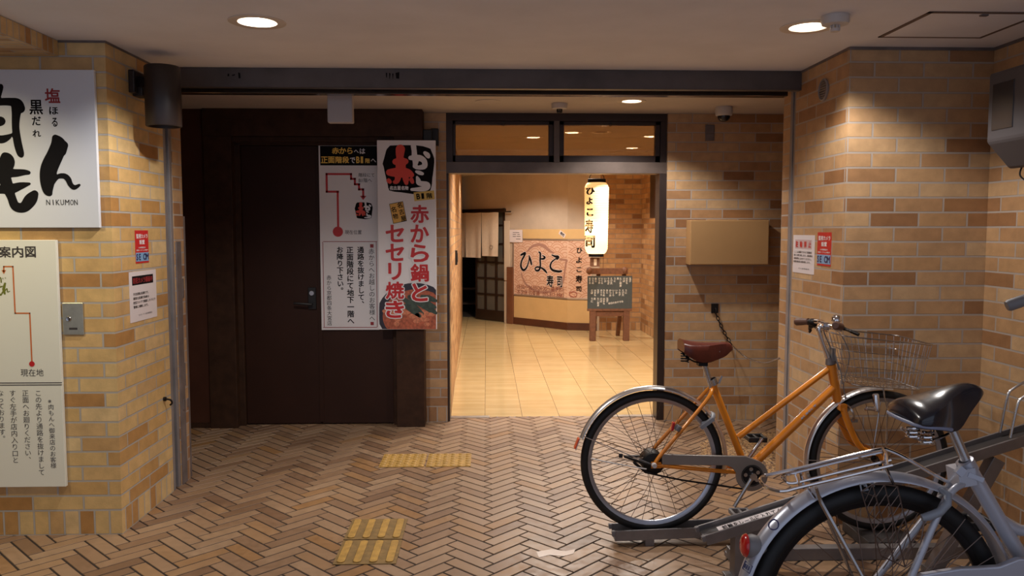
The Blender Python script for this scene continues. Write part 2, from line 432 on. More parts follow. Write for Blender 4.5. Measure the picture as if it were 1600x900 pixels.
def seg_field(GX, GY, ax, ay, bx, by, ra, rb):        # distance to a tapered stroke segment
    dx, dy = bx-ax, by-ay; L2 = dx*dx+dy*dy+1e-18
    t = np.clip(((GX-ax)*dx+(GY-ay)*dy)/L2, 0, 1)
    return np.hypot(GX-ax-t*dx, GY-ay-t*dy)-(ra+(rb-ra)*t)
def strokes_mesh(segs, d):
    r = max(max(q[4], q[5]) for q in segs); x0 = min(min(q[0], q[2]) for q in segs)-r-2*d; y0 = min(min(q[1], q[3]) for q in segs)-r-2*d
    nx = int((max(max(q[0], q[2]) for q in segs)+r+2*d-x0)/d)+2; ny = int((max(max(q[1], q[3]) for q in segs)+r+2*d-y0)/d)+2
    GX, GY = np.meshgrid(x0+np.arange(nx)*d, y0+np.arange(ny)*d); Fv = np.full(GX.shape, 9.0)
    for q in segs:
        m = max(q[4], q[5])+2*d
        i0, i1 = max(0, int((min(q[0], q[2])-m-x0)/d)), int((max(q[0], q[2])+m-x0)/d)+2; j0, j1 = max(0, int((min(q[1], q[3])-m-y0)/d)), int((max(q[1], q[3])+m-y0)/d)+2
        Fv[j0:j1, i0:i1] = np.minimum(Fv[j0:j1, i0:i1], seg_field(GX[j0:j1, i0:i1], GY[j0:j1, i0:i1], *q))
    return field_mesh(Fv, x0, y0, d)
def bolden(V, F, off, n=60):                          # glyph outline moved outwards by off
    E = {}
    for f in F:
        for a, b in zip(f, f[1:]+f[:1]): k = (min(a, b), max(a, b)); E[k] = E.get(k, 0)+1
    seg = [k for k, c in E.items() if c == 1]
    xs = [v[0] for v in V]; ys = [v[1] for v in V]; m = off+.03; d = max(max(xs)-min(xs), max(ys)-min(ys))/n
    x0, y0 = min(xs)-m, min(ys)-m; nx, ny = int((max(xs)+m-x0)/d)+2, int((max(ys)+m-y0)/d)+2
    GX, GY = np.meshgrid(x0+np.arange(nx)*d, y0+np.arange(ny)*d); D = np.full(GX.shape, 9.0); par = np.zeros(GX.shape, bool)
    for a, b in seg:
        (ax, ay), (bx, by) = V[a], V[b]; D = np.minimum(D, seg_field(GX, GY, ax, ay, bx, by, 0, 0))
        if ay != by: par ^= ((ay > GY) != (by > GY)) & (GX < (bx-ax)*(GY-ay)/(by-ay)+ax)
    return field_mesh(np.where(par, -D, D)-off, x0, y0, d)
def glyph(ch, off):
    off = round(off, 3) if off >= .018 else 0.0
    k = (ch, off)
    if k not in _g:
        if off and len(ch) > 1:
            V, F, x = [], [], 0.0
            for c1 in ch:
                v1, f1 = glyph(c1, off); o = len(V); V += [(a+x, b) for a, b in v1]; F += [tuple(i+o for i in f) for f in f1]; x += .62 if c1.isascii() else 1.0
            _g[k] = (V, F); return _g[k]
        c = bpy.data.curves.new('t', 'FONT'); c.body = ch; c.size = 1.0; c.resolution_u = 3
        o = bpy.data.objects.new('t', c); me = bpy.data.meshes.new_from_object(o)
        V, F = [(v.co.x, v.co.y) for v in me.vertices], [tuple(p.vertices) for p in me.polygons]
        bpy.data.objects.remove(o); bpy.data.curves.remove(c); bpy.data.meshes.remove(me)
        if off:
            V, F = bolden(V, F, off) if V else (V, F)
        _g[k] = (V, F)
    return _g[k]
class Sheet:                                          # a vertical plane seen by the camera: base point, horizontal axis, normal
    def __init__(s, base, h, n): s.b = Vector(base); s.h = Vector(h).normalized(); s.n = Vector(n).normalized()
    def px(s, x, y):
        r = ray(x, y); t = (s.b-EYE).dot(s.n)/r.dot(s.n); p = EYE+r*t
        return ((p-s.b).dot(s.h), p.z)
    def p3(s, a, z, lift=0.0):
        q = s.b+s.h*a+s.n*lift; return Vector((q.x, q.y, z))
    def rect2(s, x0, y0, x1, y1):
        xc, yc = (x0+x1)/2, (y0+y1)/2
        return s.px(x0, yc)[0], s.px(xc, y1)[1], s.px(x1, yc)[0], s.px(xc, y0)[1]
    def quad(s, mb, x0, y0, x1, y1, lift):
        a0, z0, a1, z1 = s.rect2(x0, y0, x1, y1)
        mb.add([s.p3(a0, z0, lift), s.p3(a1, z0, lift), s.p3(a1, z1, lift), s.p3(a0, z1, lift)], [(0, 1, 2, 3)])
    def poly(s, mb, pts, lift):
        mb.add([s.p3(*s.px(*p), lift) for p in pts], [tuple(range(len(pts)))])
    def board(s, mb, x0, y0, x1, y1, t, lift=0.0):
        a0, z0, a1, z1 = s.rect2(x0, y0, x1, y1); s.slab(mb, a0, z0, a1, z1, t, lift)
    def slab(s, mb, a0, z0, a1, z1, t, lift=0.0):
        mb.obox(s.p3((a0+a1)/2, (z0+z1)/2, lift+t/2), s.h*(a1-a0)/2, Vector((0, 0, (z1-z0)/2)), s.n*t/2)
    def frame(s, mb, x0, y0, x1, y1, w, lift):
        for a in ((x0, y0, x1, y0+w), (x0, y1-w, x1, y1), (x0, y0+w, x0+w, y1-w), (x1-w, y0+w, x1, y1-w)): s.quad(mb, *a, lift)
    def text(s, mb, t, x0, y0, x1, y1, lift=.001, off=0.0, rot=0.0, fit=True):
        a0, z0, a1, z1 = s.rect2(x0, y0, x1, y1)
        vs, fs = glyph(t, off); xs = [v[0] for v in vs]; ys = [v[1] for v in vs]
        bx0, bx1, by0, by1 = min(xs), max(xs), min(ys), max(ys)
        cx, cz = (a0+a1)/2, (z0+z1)/2; c, sn = math.cos(rot), math.sin(rot)
        out = []
        for x, y in vs:
            u = ((x-bx0)/(bx1-bx0)-.5)*(a1-a0); v = ((y-by0)/(by1-by0)-.5)*(z1-z0)
            out.append(s.p3(cx+u*c-v*sn, cz+u*sn+v*c, lift))
        mb.add(out, fs)
    def char(s, mb, ch, a, z, em, lift, off=0.0, wx=1.0, rot=0.0):
        vs, fs = glyph(ch, off); dx = .5; dy = .38; c, sn = math.cos(rot), math.sin(rot)
        if ch in '、。': dx -= .55; dy -= .55
        if len(vs) and ch.isascii(): xs = [v[0] for v in vs]; dx = (min(xs)+max(xs))/2
        mb.add([s.p3(a+((x-dx)*em*wx*c-(y-dy)*em*sn), z+((x-dx)*em*wx*sn+(y-dy)*em*c), lift) for x, y in vs], fs)
    def col(s, mb, t, xc, y0, y1, lift=.001, off=0.0, wx=1.0):
        n = len(t); zt = s.px(xc, y0)[1]; zb = s.px(xc, y1)[1]; em = (zt-zb)/n; a = s.px(xc, (y0+y1)/2)[0]
        for i, ch in enumerate(t): s.char(mb, ch, a, zt-em*(i+.5), em, lift, off, wx)
    def brush(s, mb, pts, lift, sub=7, scale=1.0):    # pts: (px, py, half width in px)
        sp = spline([Vector(p) for p in pts], sub); P = [Vector((*s.px(p.x, p.y), 0)) for p in sp]
        k = abs(s.px(sp[0].x+1, sp[0].y)[1-1]-s.px(sp[0].x, sp[0].y)[0]) or .003
        kz = abs(s.px(sp[0].x, sp[0].y+1)[1]-s.px(sp[0].x, sp[0].y)[1]); k = kz if kz > 0 else k
        pend = mb.__dict__.setdefault('pend', {}); e = pend.setdefault((id(s), lift), (s, []))
        for i in range(len(P)-1): e[1].append((P[i].x, P[i].y, P[i+1].x, P[i+1].y, max(sp[i].z, .05)*k*scale, max(sp[i+1].z, .05)*k*scale))
    def disc(s, mb, x, y, r, lift, n=20, sy=1.0):
        a, z = s.px(x, y); k = abs(s.px(x, y+1)[1]-z)
        mb.add([s.p3(a+r*k*math.cos(2*math.pi*j/n), z+sy*r*k*math.sin(2*math.pi*j/n), lift) for j in range(n)], [tuple(range(n))])
FACE = ((1, 0, 0), (0, -1, 0))                        # plane facing the camera

# ================================================================== THE SETTING
def brick_prism(name, foot, us, z0, z1, m, capuv=True):
    mb = MB(); n = len(foot); u = None
    for i in range(n):
        p, q = foot[i], foot[(i+1) % n]; L = math.hypot(q[0]-p[0], q[1]-p[1])
        u = us.get(i, u if u is not None else 0.03)
        mb.add([(p[0], p[1], z0), (q[0], q[1], z0), (q[0], q[1], z1), (p[0], p[1], z1)], [(0, 1, 2, 3)], [[(u, z0), (u+L, z0), (u+L, z1), (u, z1)]])
        u += L
    for z, o in ((z1, 1), (z0, -1)):
        f = [(p[0], p[1], z) for p in foot]; idx = tuple(range(n)) if o == 1 else tuple(range(n-1, -1, -1))
        mb.add(f, [idx], [[(f[k][0], f[k][1]*1.0+.12) for k in idx]])
    return struct(mb.build(name, m, smooth=0))
def plain(name, m, *boxes, parent=None, bevel=0):
    mb = MB()
    for b in boxes: mb.box(*b)
    o = mb.build(name, m, parent, smooth=0, bevel=bevel)
    return o if parent else struct(o)
# --- floors
Y_EDGE = 0.5                                          # unseen roof edge, pulled forward past the camera to let daylight in
L_T, W_T, GAP = 0.237, 0.070, 0.0075
FX0, FX1, FY0, FY1 = -3.6, 2.6, 0.6, 6.09
HB_X, HB_Y = 0.03, 0.0
def herringbone():
    mb = MB(); c = math.cos(math.pi/4)
    def tile(x0, y0, x1, y1):
        g = GAP/2; q = [(x0+g, y0+g), (x1-g, y0+g), (x1-g, y1-g), (x0+g, y1-g)]
        r = [((x-y)*c+HB_X, (x+y)*c+HB_Y) for x, y in q]
        cx = sum(p[0] for p in r)/4; cy = sum(p[1] for p in r)/4
        if not (FX0-.1 < cx < FX1+.1 and FY0-.1 < cy < FY1+.1): return
        e = .0018; qi = [(x0+g+e, y0+g+e), (x1-g-e, y0+g+e), (x1-g-e, y1-g-e), (x0+g+e, y1-g-e)]
        ri = [((x-y)*c+HB_X, (x+y)*c+HB_Y) for x, y in qi]
        jz = random.uniform(-.0006, .0004)
        vs = [(p[0], p[1], jz) for p in ri]+[(p[0], p[1], -.0035) for p in r]
        mb.add(vs, [(0, 1, 2, 3)]+[(i+4, (i+1) % 4+4, (i+1) % 4, i) for i in range(4)])
    for j in range(-25, 26):
        for k in range(-90, 130):
            ox = k*W_T+j*(L_T+W_T); oy = k*W_T+j*(W_T-L_T)
            tile(ox, oy, ox+L_T, oy+W_T)
            tile(ox+L_T, oy+W_T-L_T, ox+L_T+W_T, oy+W_T)
    me = bpy.data.meshes.new('floor'); me.from_pydata(mb.v, [], mb.f)
    bm = bmesh.new(); bm.from_mesh(me)
    for co, no in (((0, FY1, 0), (0, 1, 0)), ((FX1, 0, 0), (1, 0, 0)), ((FX0, 0, 0), (-1, 0, 0)), ((0, FY0, 0), (0, -1, 0))):
        bmesh.ops.bisect_plane(bm, geom=bm.verts[:]+bm.edges[:]+bm.faces[:], plane_co=co, plane_no=no, clear_outer=True)
    nf = len(bm.faces)
    # grout bed under the tiles, and the plain slab behind the photographer
    for x0, x1, y0, y1, z in ((FX0, FX1, FY0, FY1, -.0022),):
        v = [bm.verts.new((x, y, z)) for x, y in ((x0, y0), (x1, y0), (x1, y1), (x0, y1))]; f = bm.faces.new(v); f.material_index = 1
    bm.to_mesh(me); bm.free()
    me.materials.append(M['floor_tile']); me.materials.append(M['grout'])
    o = bpy.data.objects.new('floor', me); COL.objects.link(o); return struct(o)
herringbone()
plain('floor_bounce_ground', 'bounce_ground', (-9, 9, -9, FY0, -.06, -.0005))  # added slab out of view, throws daylight up under the roof
mb = MB()
mb.add([(-.7, 6.09, 0), (2.6, 6.09, 0), (2.6, 13.2, 0), (-.7, 13.2, 0)], [(0, 1, 2, 3)], [[(-.7+.014, 0), (2.614, 0), (2.614, 7.11), (-.686, 7.11)]])
struct(mb.build('floor_corridor', 'corr_floor', smooth=0))
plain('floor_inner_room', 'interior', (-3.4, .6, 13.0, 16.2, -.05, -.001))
plain('trim_threshold', 'threshold', (-.28, 0.02, 6.05, 6.115, -.02, .004), (0.94, 1.3, 6.05, 6.115, -.02, .004))
# --- ceilings, with round holes for the recessed lamps
FRONT_LAMPS = [(-0.939, 3.40), (1.357, 3.41)]
VEST_LAMPS = [(0.967, 5.381)]
CORR_LAMPS = [(0.434, 7.49, 1), (0.753, 7.11, 1), (0.999, 7.06, 0), (1.509, 7.38, 1), (1.525, 8.42, 1), (0.12, 10.9, 1), (1.2, 9.9, 1)]  # some seen ones model pane reflections as lamps; last two unseen, added for brightness
def ceiling(name, x0, x1, y0, y1, m, holes, z=H, t=.14):
    bm = bmesh.new()
    def loop(pts):
        v = [bm.verts.new((x, y, z)) for x, y in pts]
        return v, [bm.edges.new((v[i], v[(i+1) % len(v)])) for i in range(len(v))]
    _, e = loop([(x0, y0), (x1, y0), (x1, y1), (x0, y1)]); edges = list(e)
    for hx, hy, r in holes: edges += loop([(hx+r*math.cos(2*math.pi*k/24), hy+r*math.sin(2*math.pi*k/24)) for k in range(24)])[1]
    bmesh.ops.triangle_fill(bm, use_beauty=True, edges=edges)
    for f in bm.faces:
        f.normal_update()
        if f.normal.z > 0: f.normal_flip()
    v = [bm.verts.new((x, y, zz)) for zz in (z, z+t) for x, y in ((x0, y0), (x1, y0), (x1, y1), (x0, y1))]
    for q in ((4, 5, 6, 7), (0, 1, 5, 4), (1, 2, 6, 5), (2, 3, 7, 6), (3, 0, 4, 7)): bm.faces.new([v[i] for i in q])
    me = bpy.data.meshes.new(name); bm.to_mesh(me); bm.free(); me.materials.append(M[m])
    o = bpy.data.objects.new(name, me); COL.objects.link(o); return struct(o)
ceiling('ceiling', -3.6, 2.6, Y_EDGE, 4.36, 'ceiling', [(x, y, .079) for x, y in FRONT_LAMPS])
ceiling('ceiling_vestibule', -2.5, 2.7, 4.36, 6.0, 'ceiling_in', [(x, y, .066) for x, y in VEST_LAMPS])
ceiling('ceiling_corridor', -.7, 2.7, 6.0, 13.3, 'ceiling_corr', [(x, y, .062) for x, y, k in CORR_LAMPS])
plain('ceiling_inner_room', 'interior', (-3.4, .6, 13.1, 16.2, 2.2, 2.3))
# --- brick masses
FYL, XL = 3.756, -1.722
FYR, XR = 3.767, 1.699
brick_prism('wall_left', [(-3.6, FYL), (XL, FYL), (XL, 4.38), (-3.6, 4.38)], {0: -3.6-XL+.057, 1: .03}, 0, H, 'brick_lamplit')
brick_prism('wall_left_inner_reveal', [(-3.6, 4.49), (XL+.004, 4.49), (XL+.004, 4.62), (-3.6, 4.62)], {1: .02}, 0, H, 'brick')
brick_prism('wall_right_pillar', [(XR, 4.41), (XR, FYR), (2.6, FYR), (2.6, 4.41)], {0: -.10-.643, 1: -.12}, 0, H, 'brick')
brick_prism('wall_right_inner_reveal', [(XR+.018, 4.64), (XR+.018, 4.50), (2.6, 4.50), (2.6, 4.64)], {0: 0}, 0, H, 'brick')
brick_prism('wall_right', [(2.386, FYR-.001), (2.386, Y_EDGE), (2.6, Y_EDGE), (2.6, FYR-.001)], {0: .02}, 0, H, 'brick')
brick_prism('wall_far_right', [(1.335, 5.925), (2.7, 5.925), (2.7, 6.085), (1.335, 6.085)], {0: 1.335-1.397}, 0, H, 'brick')
brick_prism('wall_far_strip', [(-.60, 5.935), (-.293, 5.935), (-.293, 6.085), (-.60, 6.085)], {0: -.02}, 0, H, 'brick')
plain('wall_vestibule_left', 'brown_paint', (-2.5, -2.36, 4.62, 6.1, 0, H))
plain('wall_vestibule_right', 'brown_paint', (2.6, 2.72, 4.41, 6.1, 0, H))
plain('wall_outer_left', 'outer', (-3.75, -3.6, Y_EDGE, 4.62, 0, H))
plain('wall_far_brown', 'brown_paint', (-2.36, -1.90, 5.82, 6.09, 0, H), (-2.0, -.5, 5.99, 6.09, 0, H))
plain('baseboard_far_left', 'brown_wood', (-2.36, -1.99, 5.805, 5.82, 0, .035))
# lowered brick soffit at the far left, side and underside in brick on end
mb = MB()
zb = 2.2165
mb.add([(-1.93, 3.755, zb), (-1.93, Y_EDGE, zb), (-1.93, Y_EDGE, H-.001), (-1.93, 3.755, H-.001)], [(3, 2, 1, 0)], [[(0, .118), (5.25, .118), (5.25, .0), (0, .0)]])
mb.add([(-3.6, 3.755, zb), (-1.93, 3.755, zb), (-1.93, Y_EDGE, zb), (-3.6, Y_EDGE, zb)], [(3, 2, 1, 0)], [[(0, 5.4), (1.67, 5.4), (1.67, .13), (0, .13)]])
mb.add([(-3.6, Y_EDGE, zb), (-1.93, Y_EDGE, zb), (-1.93, Y_EDGE, H), (-3.6, Y_EDGE, H)], [(0, 1, 2, 3)], [[(0, .13), (1.67, .13), (1.67, .2), (0, .2)]])
struct(mb.build('trim_brick_soffit', 'brick_lamplit', smooth=0))
# grey sealant line under the front ceiling
plain('trim_ceiling_left', 'guide_dark', (-1.93, XL+.003, FYL-.004, FYL+.002, H-.010, H-.0005), (XL-.002, XL+.004, FYL-.003, 4.36, H-.010, H-.0005))
plain('trim_ceiling_right', 'guide_dark', (XR-.004, 2.386, FYR-.005, FYR+.001, H-.014, H-.0005), (XR-.005, XR+.001, FYR-.004, 4.36, H-.012, H-.0005), (2.380, 2.387, Y_EDGE, FYR, H-.014, H-.0005))
# --- shutter head beam and side guides
plain('trim_shutter_beam', 'beam', (-1.76, XR+.03, 4.34, 4.385, 2.185, H-.0005), (-1.76, XR+.03, 4.36, 4.52, 2.235, H-.0005), (-1.72, XR, 4.337, 4.345, 2.185, 2.190), bevel=.002)
plain('trim_shutter_rail', 'rail_gloss', (-1.70, XR-.03, 4.452, 4.515, 2.172, 2.236), bevel=.003)
# scraped patches of old adhesive on the beam, dark flakes with their own outline
mb = MB(); sh = Sheet((0, 4.3362, 0), *FACE)
for (x, y, w, h) in ((357, 117, 3, 4), (365, 117, 5, 2), (374, 118, 3, 8), (604, 118, 1.4, 7), (609, 119, 1.6, 9), (614, 119, 1.4, 10), (621, 118, 5, 10)):
    pts = [(x-w/2+random.uniform(-.6, .6), y-h/2+random.uniform(-1, 1)), (x+w/2+random.uniform(-.6, .6), y-h/2+random.uniform(-1, 1)), (x+w/2+random.uniform(-1.4, .4), y+h/2), (x-w/2+random.uniform(-.4, .8), y+h/2+random.uniform(-1, 1))]
    sh.poly(mb, pts, .0002)
struct(mb.build('trim_beam_marks', 'black', smooth=0))
def guide(name, x, sgn, y0, y1):                     # u-channel opening towards the passage
    xa, xb = x-sgn*.004, x-sgn*.07
    lo, hi = min(xa, xb), max(xa, xb)
    plain(name, 'guide', (lo, hi, y0, y0+.034, 0, 2.2345), (lo, hi, y1-.034, y1, 0, 2.2345), (min(xb, xb-sgn*.02), max(xb, xb-sgn*.02), y0, y1, 0, 2.2345), bevel=.002)
guide('trim_shutter_guide_left', XL+.004, 1, 4.38, 4.489)
guide('trim_shutter_guide_right', XR, -1, 4.411, 4.499)
plain('trim_shutter_post', 'guide_dark', (-1.80, -1.712, 4.495, 4.565, 0, 1.37), (-1.80, -1.722, 4.57, 4.66, 0, 1.512), (-1.80, -1.722, 4.53, 4.63, 1.514, 1.535), (-1.724, -1.715, 4.575, 4.60, 1.05, 1.16), (-1.724, -1.716, 4.60, 4.635, .42, .47), (-1.714, -1.708, 4.52, 4.555, .42, .48), (-1.724, -1.714, 4.57, 4.585, .55, .68), bevel=.002)
mb = MB()
mb.add([(x, y, .0012) for x, y in ((1.40, 4.60), (1.745, 4.60), (1.80, 4.66), (2.1, 4.72), (2.1, 5.55), (1.72, 5.55), (1.60, 5.42), (1.44, 5.30), (1.36, 4.95))], [tuple(range(9))])
struct(mb.build('trim_aggregate_patch', 'aggregate', smooth=0))
# --- brown double door in the far wall
d1 = struct(MB().box(-2.0, -1.804, 5.79, 6.0, 0, 2.10).box(-1.815, -1.767, 5.86, 6.0, 0, 2.055).box(-.685, -.645, 5.86, 6.0, 0, 2.055).box(-.655, -.452, 5.785, 5.955, 0, 2.10).box(-1.80, -.66, 5.86, 6.0, 2.04, 2.075).build('door_1', 'brown_wood', smooth=0, bevel=.004))
MB().box(-2.0, -.452, 5.78, 6.0, 2.096, H-.0005).box(-2.0, -.46, 5.815, 5.9, 2.06, 2.096).build('door_header', 'brown_wood', d1, smooth=0, bevel=.004)
lf = MB().box(-1.765, -1.2225, 5.89, 5.935, .008, 2.038).build('door_leaf', 'brown_door', d1, smooth=0, bevel=.003)
rf = MB().box(-1.2165, -.687, 5.89, 5.935, .008, 2.038).box(-1.232, -1.2005, 5.884, 5.892, .02, 2.03).build('door_leaf', 'brown_door', d1, smooth=0, bevel=.002)
hp = MB().box(-1.302, -1.243, 5.874, 5.890, .855, 1.015).build('lock_plate', 'blackplastic', lf, smooth=0, bevel=.004)
MB().tube([(-1.272, 5.88, .895), (-1.272, 5.835, .895), (-1.285, 5.828, .897), (-1.395, 5.83, .905)], .009, 8).cyl((-1.272, 5.889, .895), (-1.272, 5.868, .895), .022, n=14).build('lever_handle', 'blackplastic', lf)
MB().cyl((-1.272, 5.876, .975), (-1.272, 5.862, .975), .017, n=14).build('lock_cylinder', 'steel', lf)
# --- bronze frame of the passage, its lintel and two transom windows
plain('trim_passage_frame', 'frame_dark', (-.296, -.276, 5.95, 6.09, 0, 1.85), (1.282, 1.337, 5.945, 6.09, 0, 1.85), (-.296, 1.337, 5.95, 6.09, 2.232, H-.0005), (-.296, -.245, 5.955, 6.09, 1.93, 2.24), (1.288, 1.337, 5.955, 6.09, 1.93, 2.24), bevel=.002)
plain('trim_passage_lintel', 'lintel', (-.294, 1.336, 5.944, 6.09, 1.85, 1.932), (.497, .540, 5.95, 6.09, 1.932, 2.2325), bevel=.002)
for i, (xa, xb) in enumerate(((-.245, .497), (.540, 1.288))):
    zt, zb_ = 2.232, 1.9325; wf = MB()
    wl = .02 if i == 0 else .034
    wf.box(xa, xa+wl, 5.972, 6.02, zb_, zt).box(xb-.036, xb, 5.972, 6.02, zb_, zt).box(xa, xb, 5.972, 6.02, zt-.026, zt).box(xa, xb, 5.972, 6.02, zb_, zb_+.05)
    w = struct(wf.build('window_%d' % (i+1), 'frame_dark', smooth=0, bevel=.002))
    MB().box(xa+.01, xb-.02, 5.998, 6.003, zb_+.02, zt-.015).build('pane', 'glass', w, smooth=0)
    xm = (xa+xb)/2
    MB().tube([(xm+.012*math.cos(a), 5.964, zt-.022+.012*math.sin(a)) for a in [k*math.pi/6 for k in range(12)]], .0022, 6, closed=True).box(xm-.006, xm+.006, 5.962, 5.973, zt-.016, zt-.004).build('pull_ring', 'blackplastic', w)
# --- corridor walls
brick_prism('wall_corridor_left', [(-.275, 6.089), (-.388, 12.95), (-.62, 12.95), (-.62, 6.089)][::-1], {2: .0}, 0, H, 'brick_corr')
brick_prism('wall_corridor_right', [(2.20, 11.40), (2.30, 6.089), (2.6, 6.089), (2.6, 11.40)], {0: .05}, 0, H, 'brick_corr')
brick_prism('wall_corridor_end', [(1.46, 11.35), (2.30, 11.35), (2.30, 11.5), (1.46, 11.5)], {0: .1}, 0, H, 'brick_corr')
plain('window_3', 'frame_dark', (2.196, 2.262, 9.95, 10.77, 1.595, 2.19))  # flat dark panel in place of a shaded wall recess
WA, WB, WC = Vector((-.42, 13.07, 0)), Vector((1.16, 11.42, 0)), Vector((1.60, 11.31, 0))
hS = (WB-WA).normalized(); nS = Vector((hS.y, -hS.x, 0))
hF = (WC-WB).normalized(); nF = Vector((hF.y, -hF.x, 0))
slant = Sheet(WA, hS, nS); front = Sheet(WB, hF, nF)
sB = (WB-WA).length
a_door = slant.px(788.5, 420)[0]; a_post = slant.px(803, 420)[0]
z_head = slant.px(760, 329)[1]
mb = MB()
slant.slab(mb, a_door, 0, sB, H, .12, -.12); slant.slab(mb, -.3, z_head+.02, a_door+.001, H, .12, -.12)
front.slab(mb, -.005, 0, (WC-WB).length, H, .12, -.12)
struct(mb.build('wall_plaster', 'plaster', smooth=0))
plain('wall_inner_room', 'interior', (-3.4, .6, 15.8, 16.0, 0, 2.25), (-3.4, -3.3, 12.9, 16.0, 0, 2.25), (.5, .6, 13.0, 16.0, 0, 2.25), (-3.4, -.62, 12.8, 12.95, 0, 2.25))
plain('wall_corridor_light_stop', 'outer', (1.2, 2.72, 11.52, 11.6, 0, H), (2.6, 2.72, 6.1, 11.6, 0, H))  # unseen filler walls, added to stop light leaking in behind the brick
def hstrip(mb, sheet, a0, a1, z0, z1, t): sheet.slab(mb, a0, z0, a1, z1, t, .0005)
za, zb1 = slant.px(850, 503)[1], slant.px(850, 488)[1]
zbase = .105
mb = MB(); hstrip(mb, slant, a_post, sB+.01, 0, zbase, .022); hstrip(mb, front, .0, .42, 0, zbase, .022)
struct(mb.build('baseboard_corridor', 'baseboard', smooth=0, bevel=.003))
zlp = slant.px(850, 466)[1]; zut, zub = slant.px(850, 358)[1], slant.px(850, 373)[1]
mb = MB(); hstrip(mb, slant, a_post, sB+.006, zbase, zlp, .012); hstrip(mb, front, -.004, .42, zbase, zlp, .012)
hstrip(mb, slant, a_post+.03, sB+.006, zub, zut, .012); hstrip(mb, front, -.004, .42, zub, zut, .012)
struct(mb.build('trim_cream_panels', 'cream', smooth=0, bevel=.002))
mb = MB(); ap = slant.px(795, 450)[0]
slant.slab(mb, ap, 0, a_post+.012, slant.px(799, 417)[1], .05, .0005)
struct(mb.build('trim_brown_post', 'post_brown', smooth=0, bevel=.003))
mb = MB(); slant.slab(mb, a_door-.0, slant.px(790, 438)[1], slant.px(797, 400)[0], slant.px(793, 345)[1], .012, .0005); slant.slab(mb, a_door, 0, slant.px(791.5, 450)[0], slant.px(790, 440)[1], .012, .0005)
struct(mb.build('trim_door_casing', 'offwhite_trim', smooth=0, bevel=.003))
# --- lattice door of the restaurant, half slid open
d2m = MB(); al, ar = slant.px(741, 450)[0], a_door
zk, ztp = slant.px(760, 484)[1], slant.px(760, 410)[1]
slant.slab(d2m, al, .01, ar, zk, .035, -.06)
cols_px = [slant.px(x, 450)[0] for x in (741, 743.5, 755, 758, 771.5, 775, 788)]
for a0_, a1_ in ((al, cols_px[1]+.0), (cols_px[2], cols_px[3]), (cols_px[4], cols_px[5]), (ar-.03, ar)): slant.slab(d2m, a0_, zk, a1_, z_head, .035, -.06)
for yy in (460, 435, 410, 381, 352): 
    z_ = slant.px(765, yy)[1]; slant.slab(d2m, al, z_-.014, ar, z_+.014, .034, -.0595)
d2 = struct(d2m.build('door_2', 'darkwood', smooth=0, bevel=.003))
mb = MB(); slant.slab(mb, al+.01, zk, ar-.01, z_head, .006, -.045); mb.build('pane', 'darkglass', d2, smooth=0)
mb = MB(); slant.slab(mb, -.05, z_head-.03, ar+.03, z_head+.025, .06, -.02); slant.slab(mb, ar-.035, 1.0, ar+.012, z_head+.03, .05, -.04)
mb.build('door_header', 'darkwood', d2, smooth=0, bevel=.003)

# ================================================================== LAMPS
def downlight(x, y, r, label, power, col, lit=True, group=None, z=H, size=2.56, lens='lens'):
    t = thing('recessed_downlight', label, 'ceiling light', (x, y, z), group)
    MB().lathe([(r, 0.001), (r*1.02, -.003), (r*1.42, -.005), (r*1.5, -.003), (r*1.5, -.0004), (r, .003)], (x, y, z), n=36, closed=True).build('trim_ring', 'lightring', t)
    MB().lathe([(r*1.0, 0.0), (r*.96, .03), (r*.93, .045)], (x, y, z), n=30).build('reflector', 'lightring', t)
    MB().lathe([(0, .030), (r*.5, .026), (r*.955, .034), (r*.955, .05), (0, .05)], (x, y, z), n=30).build('lens', lens if lit else 'lens_off', t)
    if lit:
        l = bpy.data.lights.new('downlight_beam', 'SPOT'); l.energy = power; l.color = col; l.spot_size = size; l.spot_blend = .38; l.shadow_soft_size = .035
        lo = bpy.data.objects.new('downlight_beam', l); COL.objects.link(lo); lo.location = (0, 0, .012); lo.parent = t
    return t
downlight(*FRONT_LAMPS[0], .077, 'large round downlight in the front ceiling, left of the pair', P_FRONT*1.1, WARM, size=2.62)
downlight(*FRONT_LAMPS[1], .077, 'large round downlight in the front ceiling beside the smoke detector on the right', P_FRONT*.8, WARM, size=2.36)
downlight(*VEST_LAMPS[0], .064, 'round downlight in the lower ceiling strip just behind the shutter beam', P_VEST, WARM, size=2.30)
for (x, y, k), lb in zip(CORR_LAMPS, ('bright downlight seen alone in the left transom pane', 'bright corridor downlight at the left edge of the right transom pane', 'dim unlit corridor downlight seen through the right transom pane', 'bright downlight at the right edge of the right transom pane', 'bright corridor downlight seen lowest through the right transom pane', 'added corridor downlight, unseen above the lintel, nearer the lattice door', 'added corridor downlight, unseen above the lintel, nearer the paper lantern')):
    downlight(x, y, .06, lb, P_CORR, WARMER, bool(k), 'corridor downlights')
l = bpy.data.lights.new('side_bay_lamp', 'SPOT'); l.energy = P_SIDE; l.color = (1.0, .86, .52); l.spot_size = 1.7; l.spot_blend = .8; l.shadow_soft_size = .05
lo = bpy.data.objects.new('side_bay_lamp', l); COL.objects.link(lo); lo.location = (-2.55, 2.75, 2.2); lo.rotation_euler = (math.radians(38), 0, math.radians(-4))

